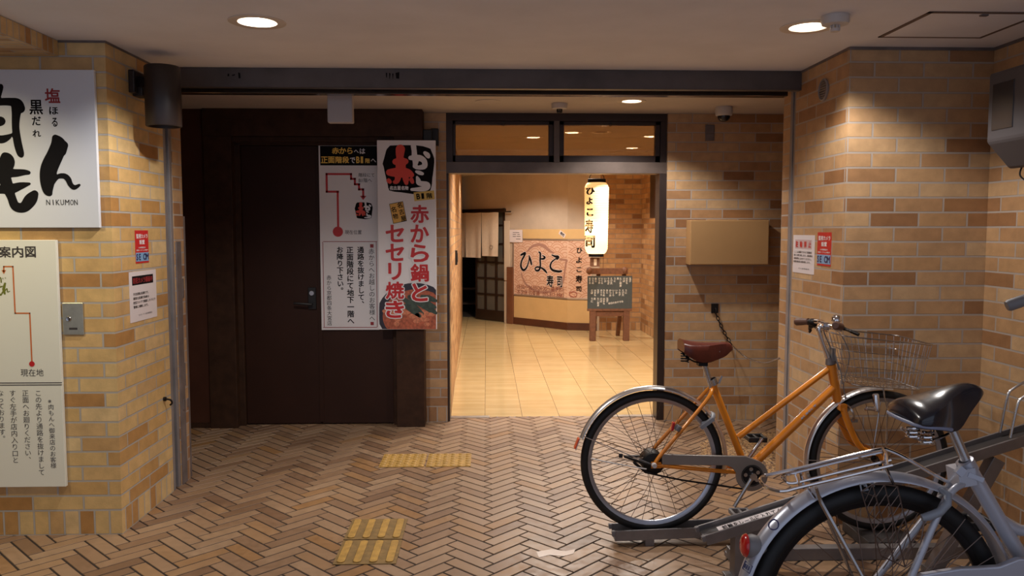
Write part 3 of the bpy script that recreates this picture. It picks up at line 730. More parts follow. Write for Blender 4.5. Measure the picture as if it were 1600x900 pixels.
# ================================================================== SIGNS
# --- large white restaurant sign with brush lettering, left pillar
shL = Sheet((0, FYL, 0), *FACE)
T1 = .022
t = thing('wall_sign', 'large white wall sign with thick black brush lettering on the left brick pillar', 'sign', (-2.3, FYL, 1.8))
zt, zb_, ar_ = 2.154, 1.445, -1.766
mb = MB(); shL.slab(mb, -2.80, zb_, ar_, zt, T1-.002, .002); mb.build('panel', 'white_grey', t, smooth=0, bevel=.002)
sf = Sheet((0, FYL-T1, 0), *FACE); LF = .0008
k = 160/554
def z1(x, y, w=0): return (x*k, 100+y*k, w*k)
mb = MB()
B = lambda *p: sf.brush(mb, [z1(*q) for q in p], LF)
B((-90, 215, 18), (0, 205, 20), (60, 205, 22), (95, 215, 28), (110, 240, 26))       # top and right of the first character
B((95, 225, 34), (88, 270, 24), (85, 340, 20), (95, 420, 22), (110, 480, 20), (118, 498, 9))
B((-30, 190, 30), (0, 130, 18), (6, 118, 9))
B((-60, 390, 14), (0, 408, 22), (40, 398, 16), (66, 380, 5))
B((-40, 320, 22), (0, 310, 26), (12, 310, 16))
B((28, 500, 22), (38, 530, 42), (20, 590, 36), (40, 660, 32), (62, 720, 24), (85, 770, 26), (130, 775, 28), (165, 735, 34), (188, 703, 20))   # hook of the second character
B((-70, 600, 18), (0, 590, 24), (80, 590, 22), (130, 586, 16), (155, 588, 11))
B((-60, 690, 16), (0, 680, 22), (60, 676, 26), (110, 660, 20), (160, 648, 7))
B((300, 400, 18), (318, 440, 42), (300, 490, 44), (268, 560, 46), (258, 620, 42), (258, 680, 28), (268, 700, 16))   # third character
B((285, 650, 8), (310, 612, 12), (345, 606, 15), (368, 622, 16), (382, 652, 14), (402, 668, 13), (430, 655, 7))
B((345, 440, 24), (330, 470, 30))
def chars(sheet, mb, items, lift, off=0.0):
    for ch, x0, y0, x1, y1 in items: sheet.text(mb, ch, x0, y0, x1, y1, lift, off)
chars(sf, mb, [('ほ', 77, 167, 91, 179), ('る', 81, 184, 90, 198), ('黒', 46, 156, 67, 179), ('だ', 50, 182, 64, 196), ('れ', 51, 203, 64, 214)], LF, .02)
for ch, x0, x1 in zip('NIKUMON', (72.5, 82.6, 87.5, 94.8, 101.8, 110, 116), (78.5, 83.8, 93.5, 100, 108.5, 115, 121.5)): sf.text(mb, ch, x0, 312, x1, 320.5, LF, .012, rot=random.uniform(-.06, .06))
lab(mb.build('lettering', 'black', t, smooth=0), 'thick black brush lettering')
mb = MB(); sf.text(mb, '塩', 70, 138, 94, 161, LF, .02); lab(mb.build('lettering', 'darkred', t, smooth=0), 'dark red character')

# --- route map sign under it
t = thing('route_map_sign', 'cream wall sign with an orange route line, below the large brush-lettered sign', 'sign', (-2.4, FYL, .8))
mb = MB(); shL.slab(mb, -2.90, .239, -1.965, 1.389, T1-.002, .002); mb.build('panel', 'white_cream', t, smooth=0, bevel=.002)
mb = MB()
for ch, x0, x1 in (('案', -1, 17), ('内', 19, 36.5), ('図', 39.5, 56)): sf.text(mb, ch, x0, 385, x1, 402.5, LF, .022)
sf.text(mb, '現在地', 32.5, 576.5, 68, 588, LF, .006)
for y in (597.6, 601): sf.quad(mb, -40, y, 97, y+1.3, LF)
sf.col(mb, '※肉もんへ御来店のお客様', 81.5, 622, 732, LF, .008)
sf.col(mb, 'この先より通路を抜けまして', 62.5, 609, 743, LF, .008)
sf.col(mb, '正面へお廻りください、', 42, 609, 723, LF, .008)
sf.col(mb, 'すぐ左手が店内入り口と', 22, 609, 724, LF, .008)
sf.col(mb, 'なっております。', 2.5, 609, 690, LF, .008)
lab(mb.build('lettering', 'ink_grey', t, smooth=0), 'dark grey lettering')
mb = MB()
path = [(6, 424), (6, 416.5), (20.2, 416.5), (23.8, 489.4), (46.6, 489.4), (50, 566)]
for (xa, ya), (xb, yb) in zip(path, path[1:]):
    P0, P1 = sf.p3(*sf.px(xa, ya), LF), sf.p3(*sf.px(xb, yb), LF); d = (P1-P0).normalized()*.0030; nn = Vector((d.z, 0, -d.x))
    mb.add([P0-d-nn, P0-d+nn, P1+d+nn, P1+d-nn], [(0, 1, 2, 3)])
sf.poly(mb, [(2.6, 422), (9.6, 422), (6.2, 428.5)], LF)
mb.build('route_line', 'orange', t, smooth=0)
mb = MB(); sf.disc(mb, 50, 568.6, 4.3, LF*1.5); mb.build('location_dot', 'red', t, smooth=0)
mb = MB(); sf.brush(mb, [(8, 443, 1.6), (6, 452, 2.2), (7.6, 459, 1.4)], LF); sf.brush(mb, [(7.5, 455, .8), (11, 451, .8), (12, 456, .8), (15.5, 455, .5)], LF)
sf.brush(mb, [(-3, 449, 1), (2, 448, 1), (4, 447, .6)], LF); sf.brush(mb, [(-1, 445, 1.4), (-2, 455, 1.4), (1, 461, 1.2), (4.5, 456, 1)], LF); sf.brush(mb, [(-3, 436, .8), (1, 434, .9), (2, 441, 1)], LF)
sf.text(mb, '塩', 7.5, 433, 9.5, 435.5, LF); sf.text(mb, '黒', 3.5, 434, 5.5, 436.5, LF)
lab(mb.build('emblem', 'olive', t, smooth=0), 'small olive green brush emblem')

# --- key switch plate
t = thing('key_switch_plate', 'small metal key switch plate on the left pillar beside the route map sign', 'switch', (-1.906, FYL, 1.026))
mb = MB(); shL.board(mb, 99, 473, 131.5, 523, .007, .0006); mb.build('plate', 'plate', t, smooth=0, bevel=.002)
c = shL.p3(*shL.px(108.5, 498), .007)
MB().lathe([(0, .0065), (.0035, .0065), (.0035, .005), (.010, .006), (.0125, .003), (.0135, 0)], c, (0, -1, 0), n=20).build('key_cylinder', 'steel', t)
mb = MB(); sk = Sheet((0, FYL-.0078, 0), *FACE); sk.quad(mb, 107.8, 495.5, 109.2, 500.5, .0068); mb.build('key_slot', 'ink_grey', t, smooth=0); mb = MB(); sk.quad(mb, 108, 512, 121, 515.4, .0002); mb.build('engraving', 'ink_grey', t, smooth=0)

# --- stickers and papers on the pillar sides
def camera_sticker(side, sheet, x0, y0, x1, ym, y2, label, cat='sticker'):
    a0, z0, a1, z1 = sheet.rect2(x0, y0, x1, y2)
    t = thing('camera_notice_sticker', label, cat, sheet.p3((a0+a1)/2, (z0+z1)/2, .0006))
    zm = sheet.px((x0+x1)/2, ym)[1]; h = z1-zm
    mb = MB(); sheet.slab(mb, a0, z0, a1, z1, .0012, .0006); mb.build('backing', 'red', t, smooth=0)
    def txt(mb, s_, fa, fb, ga, gb, off): # fractions of the red field
        A0, A1 = a0+(a1-a0)*fa, a0+(a1-a0)*fb; Z0, Z1 = z1-h*gb, z1-h*ga
        vs, fs = glyph(s_, off); xs = [v[0] for v in vs]; ys = [v[1] for v in vs]; mx, my = min(xs), min(ys); w, hh = max(xs)-mx, max(ys)-my
        mb.add([sheet.p3(A0+(x-mx)/w*(A1-A0), Z0+(y-my)/hh*(Z1-Z0), .0024) for x, y in vs], fs)
    mb = MB(); txt(mb, '監視カメラ', .08, .94, .16, .38, .03); txt(mb, '設置', .30, .70, .44, .66, .035); txt(mb, '24時間録画中', .22, .76, .77, .85, .02); txt(mb, '通報システム作動中', .06, .94, .90, .97, .02)
    lab(mb.build('lettering', 'paper', t, smooth=0), 'white lettering')
    q0, q1 = zm-(zm-z0)*.08, z0+(zm-z0)*.16
    mb = MB(); sheet.slab(mb, a0+.002, q1, a1-.002, q0, .0008, .0016); lab(mb.build('lower_band', 'skyblue', t, smooth=0), 'pale blue band')
    h = q0-q1; z1 = q0
    mb = MB()
    for s_, fa, fb in (('SE', .03, .36), ('OM', .54, .97)):
        vs, fs = glyph(s_, .035); xs = [v[0] for v in vs]; ys = [v[1] for v in vs]; mx, my = min(xs), min(ys); w_, h_ = max(xs)-mx, max(ys)-my
        mb.add([sheet.p3(a0+(a1-a0)*(fa+(fb-fa)*(x-mx)/w_), q1+h*(.12+.76*(y-my)/h_), .0032) for x, y in vs], fs)
    lab(mb.build('lettering', 'navy', t, smooth=0), 'dark blue letters')
shA = Sheet((XL, 0, 0), (0, 1, 0), (1, 0, 0)); shB = Sheet((XR, 0, 0), (0, -1, 0), (-1, 0, 0))
camera_sticker('l', shA, 211, 360, 231.5, 393, 411, 'small red and blue camera sticker above the white notice on the left pillar')
camera_sticker('r', shB, 1277.5, 363, 1299, 396.5, 415.5, 'small red and blue camera sticker right of the white notice on the right pillar')
def paper_notice(sheet, a0, z0, a1, z1, label, head, head_m, head_bg, lines, foot, tilt=0):
    t = thing('paper_notice', label, 'notice', sheet.p3((a0+a1)/2, (z0+z1)/2, .0006))
    w, h = a1-a0, z1-z0
    mb = MB(); sheet.slab(mb, a0, z0, a1, z1, .0012, .0006); mb.build('sheet', 'paper', t, smooth=0)
    def txt(mb, s_, f0, f1, g0, g1, off, lift=.0026):
        vs, fs = glyph(s_, off); xs = [v[0] for v in vs]; ys = [v[1] for v in vs]; mx, my = min(xs), min(ys); w_, h_ = max(xs)-mx, max(ys)-my
        mb.add([sheet.p3(a0+w*(f0+(f1-f0)*(x-mx)/w_), z1-h*(g1+(g0-g1)*(y-my)/h_), lift) for x, y in vs], fs)
    mb = MB(); sheet.slab(mb, a0+w*.10, z1-h*.27 if head_bg == 'black' else z1-h*.36, a1-w*.12, z1-h*.09 if head_bg == 'black' else z1-h*.12, .0004, .0016); mb.build('heading_band', head_bg, t, smooth=0)
    mb = MB(); txt(mb, head, .13, .85, .12 if head_bg == 'black' else .155, .24 if head_bg == 'black' else .325, .03); lab(mb.build('lettering', head_m, t, smooth=0), 'red heading')
    mb = MB(); g = .42
    for s_, f0, f1 in lines: txt(mb, s_, f0, f1, g, g+.055, .02); g += .085
    txt(mb, foot, .30, .80, .86, .895, .012); lab(mb.build('lettering', 'ink_grey', t, smooth=0), 'dark grey lettering')
paper_notice(shA, 3.914, .984, 4.229, 1.231, 'white paper notice with a black heading band on the left pillar side', '防犯カメラ録画中', 'darkred', 'black', [('不法投棄は犯罪です。', .12, .68), ('悪質な投棄行為者は', .12, .70), ('防犯カメラで確認したうえで', .12, .94), ('警察に通報します。', .12, .66)], 'ビルオーナー及び管理組合')
paper_notice(shB, -4.396, 1.202, -4.108, 1.407, 'white paper notice with a red heading on the right pillar side', '駐 輪 禁 止', 'red', 'pinkgrey', [('ここは通路ですので駐輪を', .08, .90), ('固くお断り致します。自転車は', .06, .93), ('駐輪場に止めてください。', .06, .88), ('放置自転車は撤去致します。', .04, .84)], 'ビル管理組合')
# --- hook on the left pillar side, round vent on the right pillar side
t = tag(MB().cyl((XL, 4.283, .535), (XL+.012, 4.283, .535), .012, n=12).tube(spline([(XL+.01, 4.283, .535), (XL+.035, 4.283, .530), (XL+.04, 4.290, .512), (XL+.028, 4.296, .500)]), .005, 7).build('wall_hook', 'gear', loc=(XL, 4.283, .53)), 'small dark hook low on the left pillar side near the shutter guide', 'hook')
t = thing('round_vent', 'small round metal vent high on the right pillar side', 'vent', (XR, 4.043, 2.137))
MB().lathe([(.056, .0005), (.056, .008), (.049, .012), (.046, .006), (.046, .0005)], (XR, 4.043, 2.137), (-1, 0, 0), n=30, closed=True).build('rim', 'guide', t)
mb = MB().lathe([(0, .004), (.046, .004), (.046, .001)], (XR, 4.043, 2.137), (-1, 0, 0), n=24)
for i in range(-3, 4):
    z_ = i*.012; hw = math.sqrt(.044**2-z_*z_); mb.obox((XR-.006, 4.043, 2.137+z_), (.0025, 0, .002), (0, hw, 0), (-.001, 0, .002))
mb.build('louvres', 'guide_dark', t)

# --- wall-mounted black cylinder lamp on the left pillar side
t = thing('cylinder_wall_lamp', 'black cylinder lamp on a short arm high on the left pillar', 'wall lamp', (XL, 4.06, 2.15))
MB().box(XL+.0005, XL+.03, 3.98, 4.135, 2.095, 2.205).box(XL+.001, XL+.05, 4.02, 4.10, 2.085, 2.13).build('mounting_plate', 'cylblack', t, smooth=0, bevel=.005)
cx_, cy_ = -1.565, 4.0
MB().bar((XL+.02, 4.06, 2.155), (cx_, cy_, 2.155), .05, .055).build('arm', 'cylblack', t, smooth=0, bevel=.006)
ztop, zbot = 2.223, 1.935
MB().lathe([(0, ztop), (.078, ztop), (.083, ztop-.006), (.083, zbot+.004), (.080, zbot), (.072, zbot), (.070, zbot+.03), (0, zbot+.032)], (cx_, cy_, 0), n=36).build('housing', 'cylblack', t)
# --- pale grey blank box hanging behind the beam
t = thing('hanging_box_sign', 'pale grey blank box hanging from the ceiling above the brown door', 'sign', (-.838, 4.72, H))
MB().box(-.910, -.766, 4.69, 4.75, 2.049, 2.235).build('case', 'whitebox', t, smooth=0, bevel=.006)
MB().box(-.87, -.80, 4.705, 4.735, 2.235, H-.0005).build('hanger', 'whitebox', t, smooth=0)
# --- small black spotlight beside the tall sign
t = thing('small_spotlight', 'small black fitting on the brick strip above the tall red-lettered sign', 'wall lamp', (-.40, 5.935, 2.10))
MB().box(-.452, -.385, 5.80, 5.88, 2.06, 2.15).build('head', 'blackplastic', t, smooth=0, bevel=.008)
MB().box(-.40, -.345, 5.87, 5.9345, 2.045, 2.165).build('mounting_plate', 'blackplastic', t, smooth=0, bevel=.004)

# --- directions board on the brown door
YA = 5.868
sa = Sheet((0, YA, 0), *FACE); LA = .0008
t = thing('directions_board', 'white directions board with a red stepped arrow, left of the pair on the brown door', 'sign', (-.99, 5.87, 1.37))
mb = MB(); sa.board(mb, 500, 227.5, 591, 515.5, .010, -.0105); mb.build('panel', 'white', t, smooth=0, bevel=.0015)
mb = MB(); sa.quad(mb, 500.2, 228, 589.5, 258.5, LA*.5); lab(mb.build('heading_band', 'black', t, smooth=0), 'black heading band')
mb = MB()
for ch, x0, x1 in (('赤', 518.5, 530), ('か', 530, 541), ('ら', 542.5, 551)): sa.text(mb, ch, x0, 230.5, x1, 240.5, LA, .03)
for ch, x0, x1 in (('正', 501.5, 512), ('面', 512.5, 523), ('階', 524, 534.5), ('段', 535, 545.5), ('B', 556.5, 562)): sa.text(mb, ch, x0, 244.5, x1, 255, LA, .032)
sa.text(mb, '1', 563.6, 244.5, 567.4, 255, LA); sa.text(mb, '階', 570.5, 247.5, 578, 255, LA, .02)
lab(mb.build('lettering', 'yellow', t, smooth=0), 'yellow heading letters')
mb = MB()
for ch, x0, x1, y0, y1 in (('へ', 553, 560.5, 234, 239), ('は', 562, 570.5, 232, 240.5), ('で', 547, 555, 246, 255), ('へ', 579.5, 587.5, 248, 253.5)): sa.text(mb, ch, x0, y0, x1, y1, LA, .025)
lab(mb.build('lettering', 'white', t, smooth=0), 'white heading letters')
mb = MB()
pth = [(528, 356), (528, 299.5), (510.5, 299.5), (510.5, 272), (548.5, 272), (548.5, 279.5), (554.5, 279.5), (554.5, 288), (561, 288), (561, 296), (567.5, 296), (567.5, 307)]
for (xa, ya), (xb, yb) in zip(pth, pth[1:]):
    w = 1.6; sa.quad(mb, min(xa, xb)-w, min(ya, yb)-w, max(xa, xb)+w, max(ya, yb)+w, LA)
sa.poly(mb, [(562.5, 306), (572.5, 306), (567.5, 312.5)], LA); sa.disc(mb, 528, 362, 8, LA*1.4)
mb.build('route_arrow', 'red', t, smooth=0)
mb = MB(); sa.frame(mb, 505, 377, 589.2, 512, .9, LA)
sa.quad(mb, 578.3, 381.5, 583.7, 387, LA); sa.quad(mb, 579, 503, 584, 508, LA)
lab(mb.build('box_outline', 'darkred', t, smooth=0), 'thin dark red outline')
mb = MB()
sa.text(mb, '階段にて', 560.5, 270.5, 585, 276.5, LA, .006); sa.text(mb, 'B1階へ', 560.5, 278.5, 581, 285, LA, .006); sa.text(mb, '現在位置', 539, 359.5, 565, 366, LA, .012)
sa.col(mb, '赤からへお越しのお客様へ', 581, 388, 502, LA, .012); sa.col(mb, '通路を抜けまして、', 564, 385, 480, LA, .022)
sa.col(mb, '正面階段にて地下一階へ', 547.5, 385, 507, LA, .022); sa.col(mb, 'お降り下さい。', 531.5, 385, 459, LA, .022); sa.col(mb, '赤から京都四条大宮店', 514.5, 430, 509, LA, .014)
lab(mb.build('lettering', 'black', t, smooth=0), 'black column lettering')
def aka_logo(sheet, fx, fy, s, t, lift, detail=True):
    def q(x, y): return (fx+x*s, fy+y*s)
    mb = MB(); sheet.poly(mb, [q(*p) for p in [(175, 112), (320, 106), (540, 108), (640, 122), (715, 145), (745, 160), (760, 200), (778, 240), (795, 290), (798, 340), (790, 420), (782, 490), (770, 570), (765, 650), (755, 700), (740, 745), (640, 775), (500, 795), (330, 770), (240, 762), (165, 745), (148, 700), (140, 650), (125, 600), (118, 560), (105, 510), (95, 460), (85, 410), (70, 370), (80, 330), (92, 290), (105, 240), (118, 190), (130, 160)]], lift)
    lab(mb.build('emblem_ground', 'black', t, smooth=0), 'rounded black emblem')
    mb = MB(); Bq = lambda *p: sheet.brush(mb, [(*q(x, y), w*s) for x, y, w in p], lift*2, sub=6)
    Bq((320, 165, 66), (315, 220, 60), (315, 290, 50), (322, 340, 60), (325, 400, 72))
    Bq((250, 340, 42), (325, 340, 62), (395, 335, 40))
    Bq((165, 490, 46), (220, 490, 58), (320, 490, 70), (420, 495, 58), (480, 525, 34))
    Bq((290, 520, 40), (285, 570, 42), (270, 615, 34), (240, 625, 26))
    Bq((390, 520, 44), (395, 580, 42), (405, 640, 28)); Bq((155, 605, 32), (172, 622, 28)); Bq((475, 590, 30), (490, 625, 26))
    lab(mb.build('emblem_character', 'redorange', t, smooth=0), 'orange red emblem character')
    mb = MB()
    Bq((505, 118, 38), (515, 190, 36), (520, 260, 40), (535, 310, 46), (530, 370, 34), (520, 405, 26))
    Bq((462, 285, 30), (540, 285, 40), (600, 290, 42), (655, 330, 38), (660, 400, 38), (600, 420, 32), (540, 420, 24))
    Bq((665, 215, 24), (700, 245, 36), (715, 270, 24)); Bq((545, 478, 18), (590, 495, 28), (630, 508, 22))
    Bq((555, 555, 16), (572, 600, 32), (585, 640, 34), (690, 660, 40), (690, 700, 44), (610, 725, 34), (480, 730, 20))
    if detail:
        for i, ch in enumerate('名古屋名物'): sheet.text(mb, ch, *q(168+i*54, 680), *q(218+i*54, 738), lift*2, .03)
    lab(mb.build('emblem_lettering', 'white', t, smooth=0), 'white emblem lettering')
aka_logo(sa, 551.5, 312, .0385, t, LA, False)

# --- tall red-lettered restaurant board beside it
YB = 5.752
sb = Sheet((0, YB, 0), *FACE)
t = thing('restaurant_board', 'tall white board with big red vertical lettering and a food picture beside the brown door', 'sign', (-.56, 5.76, 1.4))
a0, z0, a1, z1_ = -.771, .721, -.358, 2.066
mb = MB(); sb.slab(mb, a0, z0, a1, z1_, .022, -.0225); mb.build('panel', 'white', t, smooth=0, bevel=.0015)
MB().box(-.62, -.50, 5.7745, 5.785, .9, 1.9).build('mounting_batten', 'guide_dark', t, smooth=0)
aka_logo(sb, 590, 215, 1/9, t, LA)
def tilted_tag(sheet, mb, cx, cy, w, h, ang, lift):
    c, s = math.cos(ang), math.sin(ang)
    sheet.poly(mb, [(cx+x*c-y*s, cy+x*s+y*c) for x, y in ((-w, -h), (w, -h), (w, h), (-w, h))], lift)
mb = MB(); tilted_tag(sb, mb, 662.8, 306, 16, 6.8, -.10, LA*3); lab(mb.build('floor_tag', 'tagyellow', t, smooth=0), 'yellow tag')
mb = MB(); sb.text(mb, 'B', 650.8, 302.5, 656.5, 311.5, LA*4, .03, .1); sb.text(mb, '1', 658.5, 302, 662.6, 310.8, LA*4, 0, .1); sb.text(mb, '階', 666.5, 301.6, 675.6, 310, LA*4, .02, .1)
for ch, x, y in (('名', 624.5, 320.5), ('古', 627.5, 331), ('屋', 630.5, 341.5), ('名', 615, 327.5), ('物', 618, 338)): sb.text(mb, ch, x-4, y-4.4, x+4, y+4.4, LA*4, .02, .22)
lab(mb.build('tag_lettering', 'black', t, smooth=0), 'black tag lettering')
mb = MB(); tilted_tag(sb, mb, 622, 332, 10.2, 15, -.20, LA*3.4); lab(mb.build('speciality_tag', 'tagorange', t, smooth=0), 'amber tag')
mb = MB(); tilted_tag(sb, mb, 622, 332, 10.9, 15.7, -.20, LA*3.0); lab(mb.build('tag_border', 'black', t, smooth=0), 'thin black tag border')
# printed food picture
def clip_poly(pts, x0, y0, x1, y1): return [(min(max(x, x0), x1), min(max(y, y0), y1)) for x, y in pts]
def ellp(cx, cy, rx, ry, a=0, n=36): return [(cx+rx*math.cos(2*math.pi*i/n+a), cy+ry*math.sin(2*math.pi*i/n+a)) for i in range(n)]
mb = MB(); sb.poly(mb, clip_poly(ellp(648, 490, 58.5, 48), 592.6, 440, 681.4, 514.2), LA); lab(mb.build('picture_bowl', 'bowl', t, smooth=0), 'printed dark bowl')
mb = MB(); sb.poly(mb, clip_poly(ellp(651, 494, 53, 42), 593, 440, 681.4, 514.2), LA*1.5); lab(mb.build('picture_soup', 'soup', t, smooth=0), 'printed red soup')
mb = MB()
for i in range(26):
    x, y = random.uniform(599, 676), random.uniform(485, 510)
    if ((x-651)/51)**2+((y-494)/40)**2 > 1: continue
    sb.poly(mb, clip_poly(ellp(x, y, random.uniform(4, 9), random.uniform(2.5, 5), random.random()), 594, 440, 681.2, 514), LA*1.8+i*.00002)
lab(mb.build('picture_meat', 'meat', t, smooth=0), 'printed meat')
mb = MB()
for i, (xa, ya, xb, yb) in enumerate(((632, 468, 660, 490), (640, 464, 672, 486), (652, 468, 680, 480), (660, 464, 681, 470), (634, 478, 656, 494), (664, 478, 681, 489))): sb.brush(mb, [(xa, ya, 3.4), ((xa+xb)/2, (ya+yb)/2-1, 4.6), (xb, yb, 2.4)], LA*2.2+i*.00004)
lab(mb.build('picture_leek', 'leek', t, smooth=0), 'printed green leeks')
for nm, m_, off, lf_ in (('lettering_outline', 'white', .075, LA*2.6), ('lettering', 'red', .03, LA*3.2)):
    mb = MB()
    for s_, xc, y0, y1, w in (('赤から鍋と', 655.8, 319, 472, 14.5), ('セセリ焼き', 617, 350, 498, 14.5)):
        n = len(s_)
        for i, ch in enumerate(s_):
            h = (y1-y0)/n; yy0, yy1 = y0+h*i, y0+h*(i+1)
            # per-glyph box so that every character fills its place
            vs, _ = glyph(ch, .03); vs2, _ = glyph(ch, off)
            gx = max(v[0] for v in vs2)-min(v[0] for v in vs2); bx = max(v[0] for v in vs)-min(v[0] for v in vs)
            gy = max(v[1] for v in vs2)-min(v[1] for v in vs2); by = max(v[1] for v in vs)-min(v[1] for v in vs)
            W2 = w*(.72 if ch == 'リ' else (.86 if ch == 'と' else 1)); ex, ey = W2*gx/bx, (h*.46)*gy/by
            sb.text(mb, ch, xc-ex, (yy0+yy1)/2-ey, xc+ex, (yy0+yy1)/2+ey, lf_, off)
    lab(mb.build(nm, m_, t, smooth=0), 'big red vertical lettering' if m_ == 'red' else 'white outline of the lettering')

# --- far right wall: beige box, small plate, hook with chain
t = thing('beige_wall_box', 'plain beige metal box on the brick wall right of the passage', 'box', (1.77, 5.925, 1.34))
MB().box(1.481, 2.061, 5.80, 5.9245, 1.179, 1.505).build('body', 'beigebox', t, smooth=0, bevel=.004)
MB().box(1.487, 2.055, 5.7985, 5.8005, 1.185, 1.499).build('cover', 'beigebox', t, smooth=0, bevel=.001)
tag(MB().box(1.610, 1.677, 5.912, 5.9245, 2.088, 2.205).box(1.616, 1.671, 5.908, 5.913, 2.145, 2.199).box(1.616, 1.671, 5.908, 5.913, 2.094, 2.139).build('wall_plate', 'guide_dark', loc=(1.643, 5.92, 2.146), smooth=0, bevel=.002), 'small dark metal plate high on the brick wall under the dome camera', 'plate')
t = thing('wall_chain', 'chain hanging from a hook plate on the brick wall behind the orange bicycle saddle', 'chain', (1.704, 5.925, .846))
MB().box(1.678, 1.730, 5.912, 5.9245, .815, .885).tube(spline([(1.704, 5.914, .85), (1.704, 5.888, .848), (1.704, 5.882, .825), (1.704, 5.896, .812)]), .006, 7).build('hook_plate', 'gear', t, smooth=35, bevel=.002)
def chain_links(mb, P, wire, ll, lw):
    for i in range(len(P)-1):
        c = (P[i]+P[i+1])/2; d = (P[i+1]-P[i]).normalized(); s1 = d.cross(Vector((0, 1, 0))).normalized(); s2 = d.cross(s1)
        sd = s1 if i % 2 else s2
        mb.tube([c+d*ll*.62*math.cos(a)+sd*lw*math.sin(a) for a in [2*math.pi*k/10 for k in range(10)]], wire, 5, closed=True)
def resample(pts, step):
    pts = spline(pts, 12); out = [pts[0]]; acc = 0
    for a, b in zip(pts, pts[1:]):
        L = (b-a).length; pos = step-acc
        while pos <= L and L > 0: out.append(a+(b-a)*pos/L); pos += step
        acc = (acc+L) % step
    return out
mb = MB(); chain_links(mb, resample([Vector((1.704, 5.895, .818)), at(1127, 510, Y=5.89), at(1136, 527, Y=5.885), at(1145, 541, Y=5.88)], .030), .0034, .030, .010)
mb.build('heavy_chain', 'gear', t)
mb = MB(); P = resample([at(1145, 541, Y=5.88), at(1162, 556, Y=5.6), at(1178, 564, Y=5.25), at(1195, 567, Y=4.95), at(1207, 564, Y=4.75), at(1219, 559, Y=4.505)], .018)
chain_links(mb, P, .0018, .018, .006); lab(mb.build('light_chain', 'steel', t), 'thin bright chain')

# --- ceiling fittings
def smoke(x, y, r, label):
    t = thing('smoke_detector', label, 'smoke detector', (x, y, H))
    MB().lathe([(0, -.0005), (r, -.0005), (r, -.022), (r*.92, -.034), (r*.5, -.038), (0, -.038)], (x, y, H), n=32).build('base', 'whiteplastic', t)
    mb = MB().lathe([(0, -.062), (r*.30, -.062), (r*.36, -.056), (r*.36, -.050), (0, -.050)], (x, y, H), n=20)
    for i in range(8): a = i*math.pi/4; mb.cyl((x+r*.3*math.cos(a), y+r*.3*math.sin(a), H-.038), (x+r*.3*math.cos(a), y+r*.3*math.sin(a), H-.052), .004, n=6)
    mb.build('sensor_head', 'blackplastic' if y > 4 else 'whiteplastic', t)
smoke(1.396, 3.235, .055, 'round white smoke detector on the front ceiling beside the right downlight')
smoke(.497, 5.50, .055, 'round white smoke detector with a dark head above the transom windows')
t = thing('dome_camera', 'white dome security camera on the low ceiling above the beige box', 'camera', (1.657, 5.62, H))
MB().lathe([(0, -.0005), (.058, -.0005), (.062, -.03), (.056, -.058), (.046, -.062), (0, -.062)], (1.657, 5.62, H), n=32).build('housing', 'whiteplastic', t)
MB().lathe([(.044, -.060), (.042, -.078), (.030, -.094), (.012, -.102), (0, -.103)], (1.657, 5.62, H), n=28).build('dome', 'vinyl', t)
tag(MB().lathe([(0, -.0004), (.085, -.0004), (.085, -.003), (.07, -.005), (0, -.004)], (.011, 5.42, H), n=32).build('ceiling_cover_plate', 'ceiling_in', loc=(.011, 5.42, H)), 'flat round cover plate on the low ceiling behind the beam', 'cover plate')
t = thing('access_hatch', 'square access hatch in the front ceiling at the right', 'hatch', (1.97, 3.37, H))
x0, x1, y0, y1 = 1.735, 2.20, 3.155, 3.572; w = .017
MB().box(x0, x1, y0, y0+w, H-.004, H-.0004).box(x0, x1, y1-w, y1, H-.004, H-.0004).box(x0, x0+w, y0, y1, H-.004, H-.0004).box(x1-w, x1, y0, y1, H-.004, H-.0004).build('frame', 'hatchgap', t, smooth=0)
MB().box(x0+w+.001, x1-w-.001, y0+w+.001, y1-w-.001, H-.0035, H-.0004).build('panel', 'ceiling', t, smooth=0)
MB().box(1.955, 1.985, y0+w+.004, y0+w+.022, H-.010, H-.0034).build('latch', 'guide_dark', t, smooth=0, bevel=.002)
# --- grey box on the right wall with its cable
t = thing('grey_wall_box', 'grey tapered box with a dark window mounted on the right wall', 'box', (2.386, 3.2, 1.9))
xa, xb = 2.10, 2.3855; ya, yb = 2.98, 3.345
pr = [(xa, 2.085), (xb, 2.085), (xb, 1.72), (xa+.10, 1.69), (xa, 1.80)]
MB().prism(pr, lambda x, z: (x, ya, z), (0, yb-ya, 0)).build('body', 'greybox', t, smooth=0, bevel=.012)
MB().box(xa-.003, xa+.002, yb-.17, yb-.035, 1.845, 2.035).build('window', 'vinyl', t, smooth=0, bevel=.002)
MB().box(xa+.02, xa+.17, ya-.003, ya+.002, 1.84, 2.04).build('window', 'vinyl', t, smooth=0, bevel=.002)
mb = MB(); mb.tube(spline([(xa+.13, 3.30, 1.70), (xa+.12, 3.29, 1.655), (xa+.17, 3.24, 1.615), (xa+.22, 3.20, 1.65), (xa+.23, 3.19, 1.71)], 8), .0035, 6).tube(spline([(xa+.15, 3.28, 1.70), (xa+.19, 3.22, 1.63), (xa+.24, 3.14, 1.63), (xa+.25, 3.10, 1.72)], 8), .003, 6).box(xa+.12, xa+.16, 3.22, 3.27, 1.665, 1.71)
mb.build('cable', 'blackplastic', t, smooth=40)
